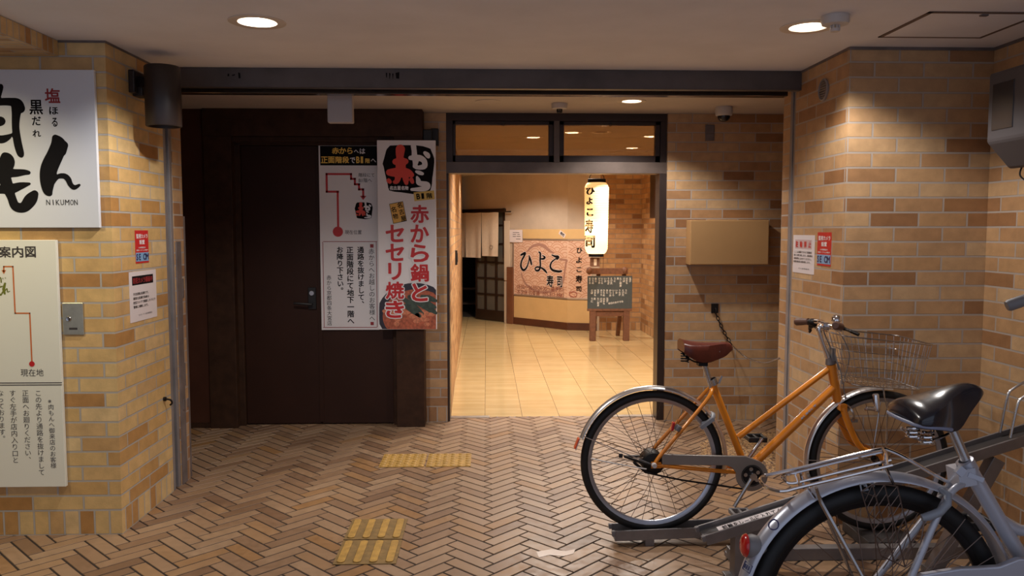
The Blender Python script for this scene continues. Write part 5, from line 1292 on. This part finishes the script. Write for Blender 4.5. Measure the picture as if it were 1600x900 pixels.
for x, y in ((1094, 556.5), (1110, 553.5), (1126, 550.5)):
    p = q(x, y, -.05); MB().ell((p.x, YO-(.046 if x < 1100 else .034 if x < 1120 else .027), p.z), .0065, .004, .0065, 10, 6).build('rivet', 'steel', sd)
mb = MB()
for s in (-1, 1):
    mb.tube(spline([q(1066, 552, s*.05), q(1076, 560, s*.045), q(1090, 566, s*.03), q(1115, 563, s*.024), q(1138, 545, s*.008)]), .0042, 6)
    c_ = q(1070, 566, s*.045); mb.tube(coil(c_, .017, .040, 3.5, .003), .0032, 6)
mb.box(q(1090, 568).x, q(1104, 568).x, YO-.022, YO+.022, q(1095, 571).z, q(1095, 562).z)
mb.build('saddle_springs', 'gear', sd, smooth=50)
# stem, bars, grips, brake levers, bell
sm = MB(); sm.tube(spline([q(1295.5, 563), q(1287, 540), q(1280, 518), q(1281, 511), q(1287, 509)], 5), .0115, 12); sm.build('stem', 'chrome', orange)
cl = q(1288, 509); hb = MB()
far_g = [at(1263, 502.5, Y=YO+.19), at(1243, 503, Y=YO+.255)]; near_g = [at(1313, 510.5, Y=YO-.19), at(1305.5, 508.5, Y=YO-.275)]
hb.tube(spline([near_g[0], at(1309, 513.5, Y=YO-.13)+Vector((.01, 0, -.005)), cl+Vector((.012, -.05, .002)), cl, cl+Vector((.012, .05, .006)), at(1278, 502.5, Y=YO+.12)+Vector((.012, 0, 0)), far_g[0]]), .0115, 10)
hb.cyl(cl+Vector((0, -.028, 0)), cl+Vector((0, .028, 0)), .0185, n=16); hbo = hb.build('handlebar', 'chrome', orange)
for g_ in (far_g, near_g): d = (g_[1]-g_[0]); MB().tube([g_[0], g_[0]+d*.12, g_[0]+d*.5, g_[0]+d*.9, g_[1]], [.017, .0155, .0175, .018, .013], 14).build('grip', 'grip', hbo)
n0 = near_g[0]+Vector((.004, .03, -.002)); MB().tube(spline([n0, n0+Vector((.03, -.01, -.012)), at(1330, 518, Y=YO-.24), at(1342, 523, Y=YO-.27)]), [.008]*7+[.007]*9+[.0075]*9, 8).build('brake_lever', 'gear', hbo)
f0 = far_g[0]; MB().tube(spline([f0+Vector((.02, -.03, -.01)), at(1266, 511, Y=YO+.20), at(1266, 517, Y=YO+.22), at(1264, 519, Y=YO+.225)]), [.012]*8+[.008]*8+[.006]*9, 8).ell(f0+Vector((.012, -.02, 0)), .024, .022, .018, 12, 8).build('brake_lever', 'gear', hbo)
bc = at(1307, 500, Y=YO-.10); MB().lathe([(0, .024), (.012, .022), (.020, .013), (.0235, .002), (.0235, -.003), (.019, -.006), (.010, -.012), (.006, -.03), (0, -.03)], bc, (0, 0, 1), n=22).build('bell', 'chrome', orange)
# basket of thin wire
def bk(x, z, y): return Vector((x, YO+y, z))
bx0, bx1, bz0, bz1 = 1.548, 1.958, .975, .932; cx0, cx1, cz0, cz1 = 1.618, 1.925, .752, .728; wt, wb_ = .165, .135
def ring(f, inset=0.0):                               # f=0 top, 1 bottom
    L0, L1 = bx0+(cx0-bx0)*f, bx1+(cx1-bx1)*f; Z0, Z1 = bz0+(cz0-bz0)*f, bz1+(cz1-bz1)*f; w_ = wt+(wb_-wt)*f; r = .035
    P = []
    for cx, sy, b0 in ((L0+r, -1, 180), (L1-r, -1, 270), (L1-r, 1, 0), (L0+r, 1, 90)):
        for k in range(5):
            b = math.radians(b0+k*22.5); x = cx+r*math.cos(b); y = sy*(w_-r)+r*math.sin(b); P.append(bk(x, Z0+(Z1-Z0)*(x-L0)/(L1-L0), y))
    return P
mb = MB(); mb.tube(ring(0), .0036, 6, closed=True)
for f in (.30, .62, 1.0): mb.tube(ring(f), .0020 if f < 1 else .003, 5, closed=True)
def lerp(P, t_): n = len(P); i = int(t_*n) % n; fr_ = t_*n-int(t_*n); return P[i]+(P[(i+1) % n]-P[i])*fr_
R0_, R1_ = ring(0), ring(1)
def perim(P, n):
    L = [0]; 
    for a_, b_ in zip(P, P[1:]+P[:1]): L.append(L[-1]+(b_-a_).length)
    out = []; j = 0
    for i in range(n):
        d = L[-1]*i/n
        while L[j+1] < d: j += 1
        out.append(P[j]+(P[(j+1) % len(P)]-P[j])*((d-L[j])/(L[j+1]-L[j])))
    return out
for a_, b_ in zip(perim(R0_, 40), perim(R1_, 40)): mb.tube([a_, b_], .0014, 5, caps=False)
for i in range(1, 12): x = cx0+(cx1-cx0)*i/12; z = cz0+(cz1-cz0)*i/12; mb.tube([bk(x, z, -wb_), bk(x, z, wb_)], .0014, 5)
for i in range(1, 6): y = -wb_+2*wb_*i/6; mb.tube([bk(cx0, cz0, y), bk(cx1, cz1, y)], .0014, 5)
bko = mb.build('basket', 'steel', orange)
mb = MB(); mb.box(bx0+.018, bx0+.034, YO-.02, YO+.02, .84, .90); mb.tube([bk(bx0+.03, .87, -.02), bk(1.60, .80, -.02)], .004, 6); mb.tube(spline([cl+Vector((.02, -.03, -.01)), at(1314, 523, Y=YO-.08), at(1327, 556, Y=YO-.06), q(1318, 600, -.02), q(1322, 622, -.02)]), .0026, 6); mb.tube(spline([cl+Vector((0, .02, -.01)), q(1296, 540), q(1312, 575, -.03), q(1316, 600, -.03)]), .0026, 6)
mb.build('basket_bracket', 'greyplastic', bko)
mb = MB(); mb.tube([q(1380, 601, -.09), q(1382, 622, -.09), q(1387, 640, -.085), HF+Vector((.0, -.06, 0))], .0032, 6); mb.tube([q(1380, 601, .09), HF+Vector((0, .06, 0))], .0032, 6); mb.build('basket_stay', 'steel', bko)
# lamp with dynamo, front brake
p0, p1 = q(1368, 615.5, -.06), q(1370.5, 643, -.06); mb = MB(); mb.tube([p0, p0+(p1-p0)*.05, p1-(p1-p0)*.05, p1], [.012, .0145, .0145, .011], 16); mb.tube([q(1366, 639, -.06), q(1354, 638, -.06)], [.010, .009], 12); mb.tube([q(1354, 638, -.06), q(1352, 640, -.045)], .006, 8); mb.build('dynamo_lamp', 'chrome', orange)
mb = MB()
for s in (-1, 1): mb.tube(spline([cr+Vector((.03, s*.012, .02)), cr+Vector((.045, s*.036, -.005)), cr+Vector((.055, s*.030, -.04)), cr+Vector((.05, s*.020, -.055))]), .006, 7)
mb.box(cr.x+.03, cr.x+.075, YO-.030, YO-.018, cr.z-.058, cr.z-.044); mb.build('front_brake', 'steel', orange)
# ring lock, red side reflector, stand, rear brake rod
lc = HR; la = math.radians(38); mb = MB(); ctr = HR+Vector((.318*math.cos(la), 0, .318*math.sin(la))); ux = Vector((math.cos(la), 0, math.sin(la)))
mb.tube([ctr+ux*(.034*math.cos(b)+.0)+Vector((0, .050*math.sin(b), 0)) for b in [math.radians(-150+300*i/20) for i in range(21)]], .010, 8); mb.bar(ctr+ux*-.052+Vector((0, -.046, 0)), ctr+ux*.020+Vector((0, -.052, 0)), .022, .016); mb.build('ring_lock', 'lockgrey', orange, smooth=50)
rp = q(1059, 669, -.07); MB().lathe([(.013, -.012), (.015, -.008), (.015, .012), (.013, .014)], rp, (q(1066, 660)-q(1052, 678)).normalized(), n=14, closed=True).build('reflector_clamp', 'greyplastic', orange)
rq = q(1051, 666, -.07); MB().obox(rq, (.006, 0, 0), (0, .012, 0), (.004, 0, .019)).build('side_reflector', 'reflector', orange, smooth=0, bevel=.003)
mb = MB()
for s in (-1, 1): mb.bar(HR+Vector((-.02, s*.072, .002)), q(975, 713, s*.075), .010, .018, (0, 1, 0)); mb.bar(q(990, 722, s*.075), q(1010, 738, s*.072), .012, .020, (0, 1, 0))
mb.bar(q(970, 712, -.09), q(970, 712, .09), .018, .018); mb.build('stand', 'gear', orange, smooth=0, bevel=.003)
MB().tube([q(1010, 733, -.085), q(960, 724, -.08), q(923, 716.5, -.04)], .003, 6).lathe([(0, -.014), (.010, -.014), (.012, 0), (.010, .010), (0, .012)], q(1022, 727, -.085), (0, 1, 0), n=14).build('axle_nut', 'whiteplastic', orange)
# small silver lettering on the down tube
tube_d = (Vector((dt.x, YO, dt.z))-BB).normalized(); up = Vector((-tube_d.z, 0, tube_d.x)); mid = q(1261, 643); mid.y = YO-.0212
mb = MB(); vs, fs = glyph('ALBELT', .03); xs = [v[0] for v in vs]; mx, wx = min(xs), max(xs)-min(xs)
for v in vs: pass
mb.add([mid+tube_d*((v[0]-mx)/wx-.5)*.098+up*((v[1]-.34)*.020)+Vector((0, abs((v[1]-.34)*.020)*.22, 0)) for v in vs], fs); lab(mb.build('frame_lettering', 'steel', orange, smooth=0), 'small silver lettering')

# ------------------------------------------------------------------ the white bicycle in the foreground
YW = 2.0
def w(x, y, d=0.0): return at(x, y, Y=YW+d)
WR, RWW = Vector((1.012, YW, .443)), .338; tilt = math.radians(14)
WF = WR+Vector((1.04*math.cos(tilt), 0, 1.04*math.sin(tilt)+.002))
white = thing('bicycle', 'white and silver city bicycle with a black saddle and chrome carrier in the right foreground', 'bicycle', (1.4, YW, .10))
wheel('rear_wheel', white, WR, RWW, .022, 36, .044, .034, 'gear'); wheel('front_wheel', white, WF, RWW-.012, .019, 36, .020, .034)
bbw = WR+Vector((.44*math.cos(tilt)+.01, 0, .44*math.sin(tilt)-.055)); st_top = w(1511, 727); st_top.y = YW; hdw = Vector((1.86, YW, 1.10)); hdb = hdw+Vector((.07, 0, -.16))
ft = MB(); ft.tube([bbw, st_top], .0195, 16); ft.cyl(bbw+Vector((0, -.036, 0)), bbw+Vector((0, .036, 0)), .022, n=16)
ft.tube(spline([bbw, bbw+Vector((.12, 0, .05)), hdb+Vector((-.12, 0, -.13)), hdb+Vector((-.01, 0, .03))]), .020, 14); ft.tube(spline([st_top+(bbw-st_top)*.42, st_top+(bbw-st_top)*.42+Vector((.12, 0, -.02)), hdw+Vector((-.14, 0, -.15)), hdw+Vector((.0, 0, -.02))]), .015, 12); ft.tube([hdw, hdb], .020, 14)
for s in (-1, 1):
    ft.tube([bbw+Vector((-.02, s*.03, 0)), WR+Vector((.04, s*.064, .0)), WR+Vector((0, s*.066, 0))], .0095, 9)
    j = w(1497, 752, 0); ft.tube(spline([j+Vector((0, s*.020, 0)), w(1474, 788, s*.050) if s < 0 else w(1462, 788, s*.050), WR+Vector((.03, s*.066, .05)), WR+Vector((0, s*.068, 0))]), .0090, 10)
ft.obox(w(1502, 742), (.022, 0, .004), (0, .028, 0), (-.004, 0, .022)); ft.build('frame', 'silverpaint', white, smooth=50)
fk = MB(); crw = hdb+(hdb-hdw)*.15
for s in (-1, 1): fk.tube(spline([crw+Vector((0, s*.038, .01)), crw+(WF-crw)*.5+Vector((-.015, s*.05, 0)), WF+Vector((0, s*.05, 0))]), .011, 9)
fk.obox(crw, (.016, 0, 0), (0, .048, 0), (0, 0, .014)); fk.build('fork', 'silverpaint', white, smooth=50)
gw = guard_mesh(WR, .372, math.radians(-8), math.radians(204), .066, crown=.016, n=80).build('rear_mudguard', 'guard_white', white, smooth=50)
guard_mesh(WF, .358, math.radians(75), math.radians(190), .056, crown=.014).build('front_mudguard', 'guard_white', white, smooth=50)
# carrier
car = MB()
zf = lambda x, y, d: w(x, y, d)
outer = [zf(1394, 727, -.07), zf(1330, 742.5, -.07), zf(1275, 755.5, -.07), zf(1243, 763.3, -.07), zf(1228, 767, -.064), zf(1212, 766.5, -.045), zf(1196, 760, -.01), zf(1188, 751, .03), zf(1192, 744.5, .062), zf(1204, 741, .07), zf(1260, 729, .07), zf(1330, 712, .07), zf(1374.5, 702, .07), zf(1389.5, 703.5, .068), zf(1418, 717, .05), zf(1460, 742, .032), zf(1490, 757, .024)]
car.tube(spline(outer, 6), .0046, 8)
inner = [zf(1392, 719, -.026), zf(1340, 731, -.026), zf(1262, 750, -.026), zf(1244, 754.5, -.024), zf(1232, 754.5, -.016), zf(1223.5, 748, .0), zf(1224, 743, .018), zf(1240, 739, .026), zf(1310, 721.5, .026), zf(1378, 706, .026)]
car.tube(spline(inner, 6), .0042, 8)
for x, y in ((1245, 747), (1385, 712)):
    car.tube([zf(x+(6 if x < 1300 else 2), y+15.5, -.07), zf(x, y-2, 0)+Vector((0, 0, .0)), zf(x-6, y-12, .07)], .0034, 6)
for s in (-1, 1):
    car.tube([zf(1262, 762, -.06*1) if s < 0 else zf(1250, 735, .06), Vector((w(1265, 772).x, YW+s*.034, w(1258, 771).z))], .004, 6)
    car.tube([zf(1384, 730 if s < 0 else 706, s*.066), Vector((w(1388, 750).x, YW+s*.030, w(1388, 752).z))], .004, 6)
cro = car.build('rear_carrier', 'chrome', white)
mb = MB(); b0 = w(1275, 762, -.06); p_ = w(1283, 785, -.046); h_ = WR+Vector((0, -.072, 0)); mb.tube([b0, w(1279, 774, -.052), p_, p_+(h_-p_)*.12, h_], [.0045]*2+[.0065]*2+[.0045], 7)
mb.tube([w(1262, 740, .06), WR+Vector((0, .072, 0))], .0045, 7); mb.build('carrier_stay', 'steel', cro)
# strap bracket and reflector lamp on the mudguard
mb = MB()
for dx in (1342, 1355): 
    for s in (0,): mb.tube([Vector((w(dx, 748).x, YW+.034*math.sin(b), w(dx, 752).z+.003+.012*math.cos(b)-.006)) for b in [math.radians(-90+180*i/10) for i in range(11)]], .0035, 6)
mb.tube([w(1344, 757, -.036), w(1346, 767, -.04), w(1356, 765, -.04), w(1352, 756, -.036)], .003, 6, closed=True); mb.build('net_clip', 'lockgrey', gw)
rb = w(1176, 852, 0); nrm_ = Vector((-.97, 0, .10)).normalized()
MB().lathe([(0, .0), (.026, .0), (.030, -.012), (.026, -.034), (.012, -.05), (0, -.052)], w(1164, 852, 0)+Vector((.004, 0, 0)), nrm_, n=22).build('lamp_body', 'greyplastic', gw)
lab(MB().lathe([(0, .012), (.018, .011), (.027, .006), (.030, .0), (.026, -.001), (0, -.001)], w(1164, 852, 0)+Vector((.002, 0, 0)), nrm_, n=24).build('rear_reflector', 'reflector', gw), 'red reflector lens')
gs = MB(); 
def ong(x, y): 
    p = w(x, y, -.024); v = Vector((p.x-WR.x, 0, p.z-WR.z)); v.normalize(); f = .5; yy = -.022
    r_ = .372-.016*(yy/.033)**2+.0012; return WR+v*r_+Vector((0, yy, 0)), v
sp_ = MB(); pts_ = []
for i in range(16):
    b = math.radians(360*i/16); ang = math.radians(139.3)+.036*math.cos(b); yy = -.016+.013*math.sin(b); r_ = .372-.016*(yy/.033)**2+.0008
    pts_.append(WR+Vector((r_*math.cos(ang), yy, r_*math.sin(ang))))
sp_.tube(pts_, .0016, 5, closed=True); sp_.build('shield_sticker', 'navy', gw)
mb = MB(); pts_ = []
for ang, yy in ((.0, -.028), (.055, -.028), (.055, -.004), (0, -.004)): a_ = math.radians(158)+ang; r_ = .372-.016*(yy/.033)**2+.0010; pts_.append(WR+Vector((r_*math.cos(a_), yy, r_*math.sin(a_))))
mb.tube(pts_, .0013, 4, closed=True)
for yy in (-.022, -.016, -.010): 
    a_ = math.radians(158); r_ = .372-.016*(yy/.033)**2+.0010; mb.tube([WR+Vector((r_*math.cos(a_+d), yy, r_*math.sin(a_+d))) for d in (.012, .042)], .0012, 4)
mb.build('registration_sticker', 'navy', gw)
# saddle
def sw(x, y): v = w(x, y); return v.x, v.z
S1 = [(1408, 643, .066, .030, .012), (1413, 632, .088, .060, .018), (1424, 625.5, .096, .070, .018), (1438, 621.5, .090, .076, .016), (1455, 616, .074, .085, .014), (1472, 608.5, .054, .090, .012), (1492, 601.5, .038, .082, .010), (1510, 598.5, .030, .050, .009), (1524, 600.5, .026, .030, .008), (1532.5, 607, .014, .014, .006)]
LOW1 = (664, 667, 669, 670, 671, 672.5, 667, 641, 622, 612)
ST1 = saddle_stations(S1, LOW1, sw, YW)
ss = saddle_mesh(ST1, YW).build('saddle', 'vinyl', white, smooth=60)
tr = MB(); 
for s in (-1, 1): tr.tube(spline([Vector((x, YW+s*hw*.90, z-dp+.002)) for x, z, hw, dp, cd in ST1[:6]], 6), .0048, 8)
x_, z_, h_, d_, c_ = ST1[0]; tr.tube(spline([Vector((x_, YW-h_*.9, z_-d_+.002)), Vector((x_-.008, YW, z_-d_*.8)), Vector((x_, YW+h_*.9, z_-d_+.002))]), .0048, 8); tr.build('saddle_trim', 'vinyltrim', ss)
mb = MB()
for s in (-1, 1):
    mb.tube(coil(w(1426, 677, s*.055)+Vector((0, 0, -.012)), .015, .030, 3, .003), .0032, 6); mb.tube(coil(w(1448, 684, s*.05)+Vector((0, 0, -.016)), .016, .036, 3, .003), .0032, 6)
    mb.tube(spline([w(1408, 668, s*.06), w(1425, 682, s*.05), w(1450, 690, s*.04), w(1482, 678, s*.02)]), .0036, 6)
mb.build('saddle_springs', 'chrome', ss, smooth=50)
MB().tube([w(1513, 729), w(1488, 672)], .0128, 14).build('seat_post', 'steel', white)
mb = MB(); mb.lathe([(.0225, -.016), (.0225, .014), (.0145, .016), (.0145, -.016)], st_top, (st_top-bbw).normalized(), n=20, closed=True); mb.bar(w(1505, 731, -.03), w(1496, 741, -.03), .012, .02); mb.bar(w(1512, 741, -.026), w(1536, 750, -.028), .008, .012); mb.build('seat_clamp', 'guard_white', white)
# ring lock, dress guard net
la = math.radians(31); ux = Vector((math.cos(la), 0, math.sin(la))); ctr = WR+ux*.352; mb = MB()
mb.tube([w(1471, 766, -.03), w(1481, 773, -.05), w(1480, 787, -.058), w(1468, 800, -.060), w(1450, 807, -.060), w(1440, 809, -.058)], [.008, .010, .011, .011, .011, .009], 10); mb.tube([w(1471, 766, -.03), w(1474, 764, 0), w(1474, 764, .04), w(1466, 785, .058), w(1446, 803, .058)], .009, 8); mb.build('ring_lock', 'lockgrey', white, smooth=50)
def net(dy):
    mb = MB(); a_t = [w(x, y, dy) for x, y in ((1346, 768), (1363, 757), (1382, 757), (1402, 760))]; a_b = [w(x, y, dy-.012 if dy < 0 else dy+.012) for x, y in ((1376, 868), (1398, 880), (1414, 886), (1428, 872))]
    for p, r in zip(a_t, a_b): mb.tube([p, r], .0018, 5)
    mb.tube([a_b[0], a_b[2], w(1436, 868, dy), w(1446, 800, dy)], .0018, 5); mb.tube(a_t, .0018, 5)
    for i in range(3):
        for k in range(9):
            f0, f1 = k/9, min(1, k/9+.16); P0 = a_t[i]+(a_b[i]-a_t[i])*f1; P1 = a_t[i+1]+(a_b[i+1]-a_t[i+1])*f0; mb.tube([P0, P1], .0011, 5)
            if i == 0 and k % 3 == 0: mb.tube([a_t[0]+(a_b[0]-a_t[0])*f0, a_t[1]+(a_b[1]-a_t[1])*f1], .0013, 5)
    hub_ = WR+Vector((.02, dy, .06))
    for k in range(7):
        ang = math.radians(62-k*11); p = WR+Vector((.33*math.cos(ang), dy*.9, .33*math.sin(ang))); mb.tube([WR+Vector((.10*math.cos(ang), dy*1.3, .10*math.sin(ang))), p], .0013, 5)
        ang2 = math.radians(20-k*4); mb.tube([WR+Vector((.345*math.cos(ang2), dy*.9, .345*math.sin(ang2))), WR+Vector((.27*math.cos(ang2-.05), dy*.9, .27*math.sin(ang2-.05)))], .0013, 5)
    for rr_ in (.27, .345): mb.tube([WR+Vector((rr_*math.cos(b), dy*.9, rr_*math.sin(b))) for b in [math.radians(-8+30*i/10) for i in range(11)]], .0015, 5)
    return mb
net(-.042).build('dress_guard', 'spoke', white); net(.042).build('dress_guard', 'spoke', white)
# chain case, cranks, pedals
cw = [w(1440, 897, -.07), w(1500, 887, -.07), w(1528, 886, -.07), w(1560, 884, -.07), w(1590, 872, -.07), w(1616, 872, -.07)]
up_ = [(p.x, p.z) for p in cw]+[(bbw.x+.095*math.cos(b), bbw.z+.095*math.sin(b)) for b in [math.radians(40-d*12) for d in range(14)]]+[(WR.x+.03, WR.z-.028), (WR.x-.02, WR.z), (WR.x+.0, WR.z+.045)]
mb = MB(); mb.prism(up_, lambda x, z: (x, YW-.076, z), (0, .018, 0)); mb.build('chain_case', 'guard_white', white, smooth=35, bevel=.004)
MB().tube([bbw+Vector((0, -.085, 0)), bbw+Vector((.10, -.092, -.135))], .010, 9).build('crank', 'steel', white); MB().tube([bbw+Vector((0, .06, 0)), bbw+Vector((-.10, .07, .135))], .010, 9).build('crank', 'steel', white)
pedal(bbw+Vector((.10, -.105, -.135)), -1).build('pedal', 'blackplastic', white, smooth=0, bevel=.003); pedal(bbw+Vector((-.10, .085, .135)), 1).build('pedal', 'blackplastic', white, smooth=0, bevel=.003)
# stem and swept bars with grips
mb = MB(); hc = hdw+(hdw-hdb)*.9+Vector((.02, 0, .0)); mb.tube([hdw, hc], .0115, 12)
ge = at(1573, 478.5, Y=YW+.26); gs_ = ge+Vector((.125, -.03, .052)); ge2 = Vector((ge.x, 2*YW-ge.y, ge.z)); gs2 = Vector((gs_.x, 2*YW-gs_.y, gs_.z))
mb.tube(spline([gs_, gs_+Vector((.14, -.06, .03)), hc+Vector((.03, .08, .02)), hc, hc+Vector((.03, -.08, .02)), gs2+Vector((.14, .06, .03)), gs2]), .0115, 10); hw_ = mb.build('handlebar', 'chrome', white)
for a_, b_ in ((gs_, ge), (gs2, ge2)): MB().tube([a_, a_+(b_-a_)*.5, a_+(b_-a_)*.95, b_], [.016, .0165, .017, .014], 14).build('grip', 'greyplastic', hw_)

# ------------------------------------------------------------------ cycle rack rails
def rail(name, label, p0, p1, wid, hgt, fl=.004):
    p0, p1 = Vector(p0), Vector(p1); d = (p1-p0).normalized(); side = Vector((0, 1, 0)); upv = d.cross(side)*-1
    if upv.z < 0: upv = -upv
    t = thing('cycle_rack_rail', label, 'bicycle rack', (p0.x, p0.y, 0))
    MB().obox((p0+p1)/2+upv*fl, (p1-p0)/2, side*(wid/2-.006), upv*.004).build('channel_floor', 'rackdark', t, smooth=0)
    for s in (-1, 1): MB().obox((p0+p1)/2+side*s*(wid/2-.005)+upv*(hgt/2), (p1-p0)/2, side*.005, upv*(hgt/2)).build('side_flange', 'rack', t, smooth=0, bevel=.002)
    for s in (-1, 1): MB().obox(p0+side*s*(wid/2-.006)+upv*(hgt-.012)-d*.006, d*.008, side*.010, upv*.012).build('end_cap', 'greyplastic', t, smooth=0, bevel=.003)
    return t, d, upv
r1, d_, u_ = rail('rail', 'low galvanised rack rail holding the rear wheel of the orange bicycle', (.580, YO, .026), (1.42, YO, .052), .105, .048)
MB().box(.72, .76, YO-.045, YO+.045, 0, .033).build('foot', 'rack', r1, smooth=0); MB().box(1.30, 1.34, YO-.045, YO+.045, 0, .05).build('foot', 'rack', r1, smooth=0)
Pn, Pf = at(1105, 852, Y=3.155), at(1600, 697, Y=3.155)
sl = (Pf.z-Pn.z)/(Pf.x-Pn.x)
x1r = 2.30
r2, d_, u_ = rail('rail', 'raised galvanised rack rail sloping up to the right wall between the two bicycles', (Pn.x, 3.205, Pn.z), (x1r, 3.205, Pn.z+sl*(x1r-Pn.x)), .115, .044, .020)
lp0, lp1 = at(1104, 842, Y=3.20), at(1213, 800, Y=3.20)
base2 = Vector((Pn.x, 3.205, Pn.z))
def onrail(s, y, h): return base2+d_*s+Vector((0, y, 0))+u_*h
mb = MB(); mb.add([onrail(.07, -.026, .0246), onrail(.40, -.026, .0246), onrail(.40, .032, .0246), onrail(.07, .032, .0246)], [(0, 1, 2, 3)]); st_ = mb.build('instruction_strip', 'paper', r2, smooth=0)
mb = MB(); x = .10
for ch in '前輪をレールに入れてください':
    vs, fs = glyph(ch, .02); mb.add([onrail(x+(v[0]-.5)*.022, (v[1]-.38)*.046+.003, .0253) for v in vs], fs); x += .0235
lab(mb.build('lettering', 'black', st_, smooth=0), 'black lettering on the white strip')
mb = MB(); mb.box(Pn.x+.12, Pn.x+.16, 3.17, 3.24, 0, Pn.z+.055).box(Pn.x+.09, Pn.x+.22, 3.165, 3.245, 0, .008); mb.build('foot', 'rack', r2, smooth=0, bevel=.002)
q0, q1 = at(1557, 705, Y=3.205), at(1522, 770, Y=3.205); mb = MB(); mb.bar(q0+Vector((0, 0, -.03)), q0+(q1-q0)*2.9, .055, .05, (0, 1, 0))
fz = q0+(q1-q0)*2.9; mb.box(fz.x-.03, fz.x+.03, 3.17, 3.24, 0, max(fz.z+.02, .02)); mb.build('support_leg', 'rack', r2, smooth=0, bevel=.003)
for dy, xx, yy in ((.045, 1562.5, 676), (-.045, 1578.5, 684)):
    p = at(xx, yy, Y=3.205+dy); tp_ = at(xx+13, 612 if dy > 0 else 625, Y=3.205+dy)
    MB().tube(spline([p, p+(tp_-p)*.85, tp_+Vector((.02, 0, .012)), tp_+Vector((.10, 0, .055)), tp_+Vector((.16, 0, .065)), tp_+Vector((.19, 0, .03)), tp_+Vector((.17, 0, -.14))]), .0055, 8).build('wheel_hoop', 'steel', r2)
zc_ = WR.z-(RWW+.012)/math.cos(tilt)
r3, d3, u3 = rail('rail', 'rack rail under the white bicycle at the bottom edge of the picture', (.62, YW, zc_-math.tan(tilt)*.385), (2.32, YW, zc_+math.tan(tilt)*1.31), .10, .06)
MB().box(.80, .84, YW-.045, YW+.045, 0, .05).build('foot', 'rack', r3, smooth=0); MB().box(2.16, 2.20, YW-.045, YW+.045, 0, .40).build('foot', 'rack', r3, smooth=0)
t = thing('cycle_parking_rack', 'horizontal grey rack beam lying on the floor behind the white bicycle wheel', 'bicycle rack', (1.6, 3.38, 0))
MB().box(1.05, 2.36, 3.35, 3.40, 0, .055).build('beam', 'rack', t, smooth=0, bevel=.003); MB().box(1.05, 2.36, 3.395, 3.43, .0, .02).build('lower_flange', 'rack', t, smooth=0, bevel=.002)
for y_ in (3.47,): MB().box(1.70, 1.92, 3.43, 3.70, 0, .047).build('wheel_plate', 'rackdark', t, smooth=0, bevel=.003)
# scrap of clear tape left on the floor
mb = MB(); rr = random.Random(5); P = [at(x, y, Z=.0012) for x, y in ((838, 862), (862, 858), (884, 861), (899, 858), (896, 865), (880, 869), (858, 867), (842, 871))]
mb.add(P, [tuple(range(8))]); tag(mb.build('tape_scrap', 'tape', loc=(P[0].x, P[0].y, .0012), smooth=0), 'torn strip of clear tape stuck to the floor tiles in the foreground', 'tape')
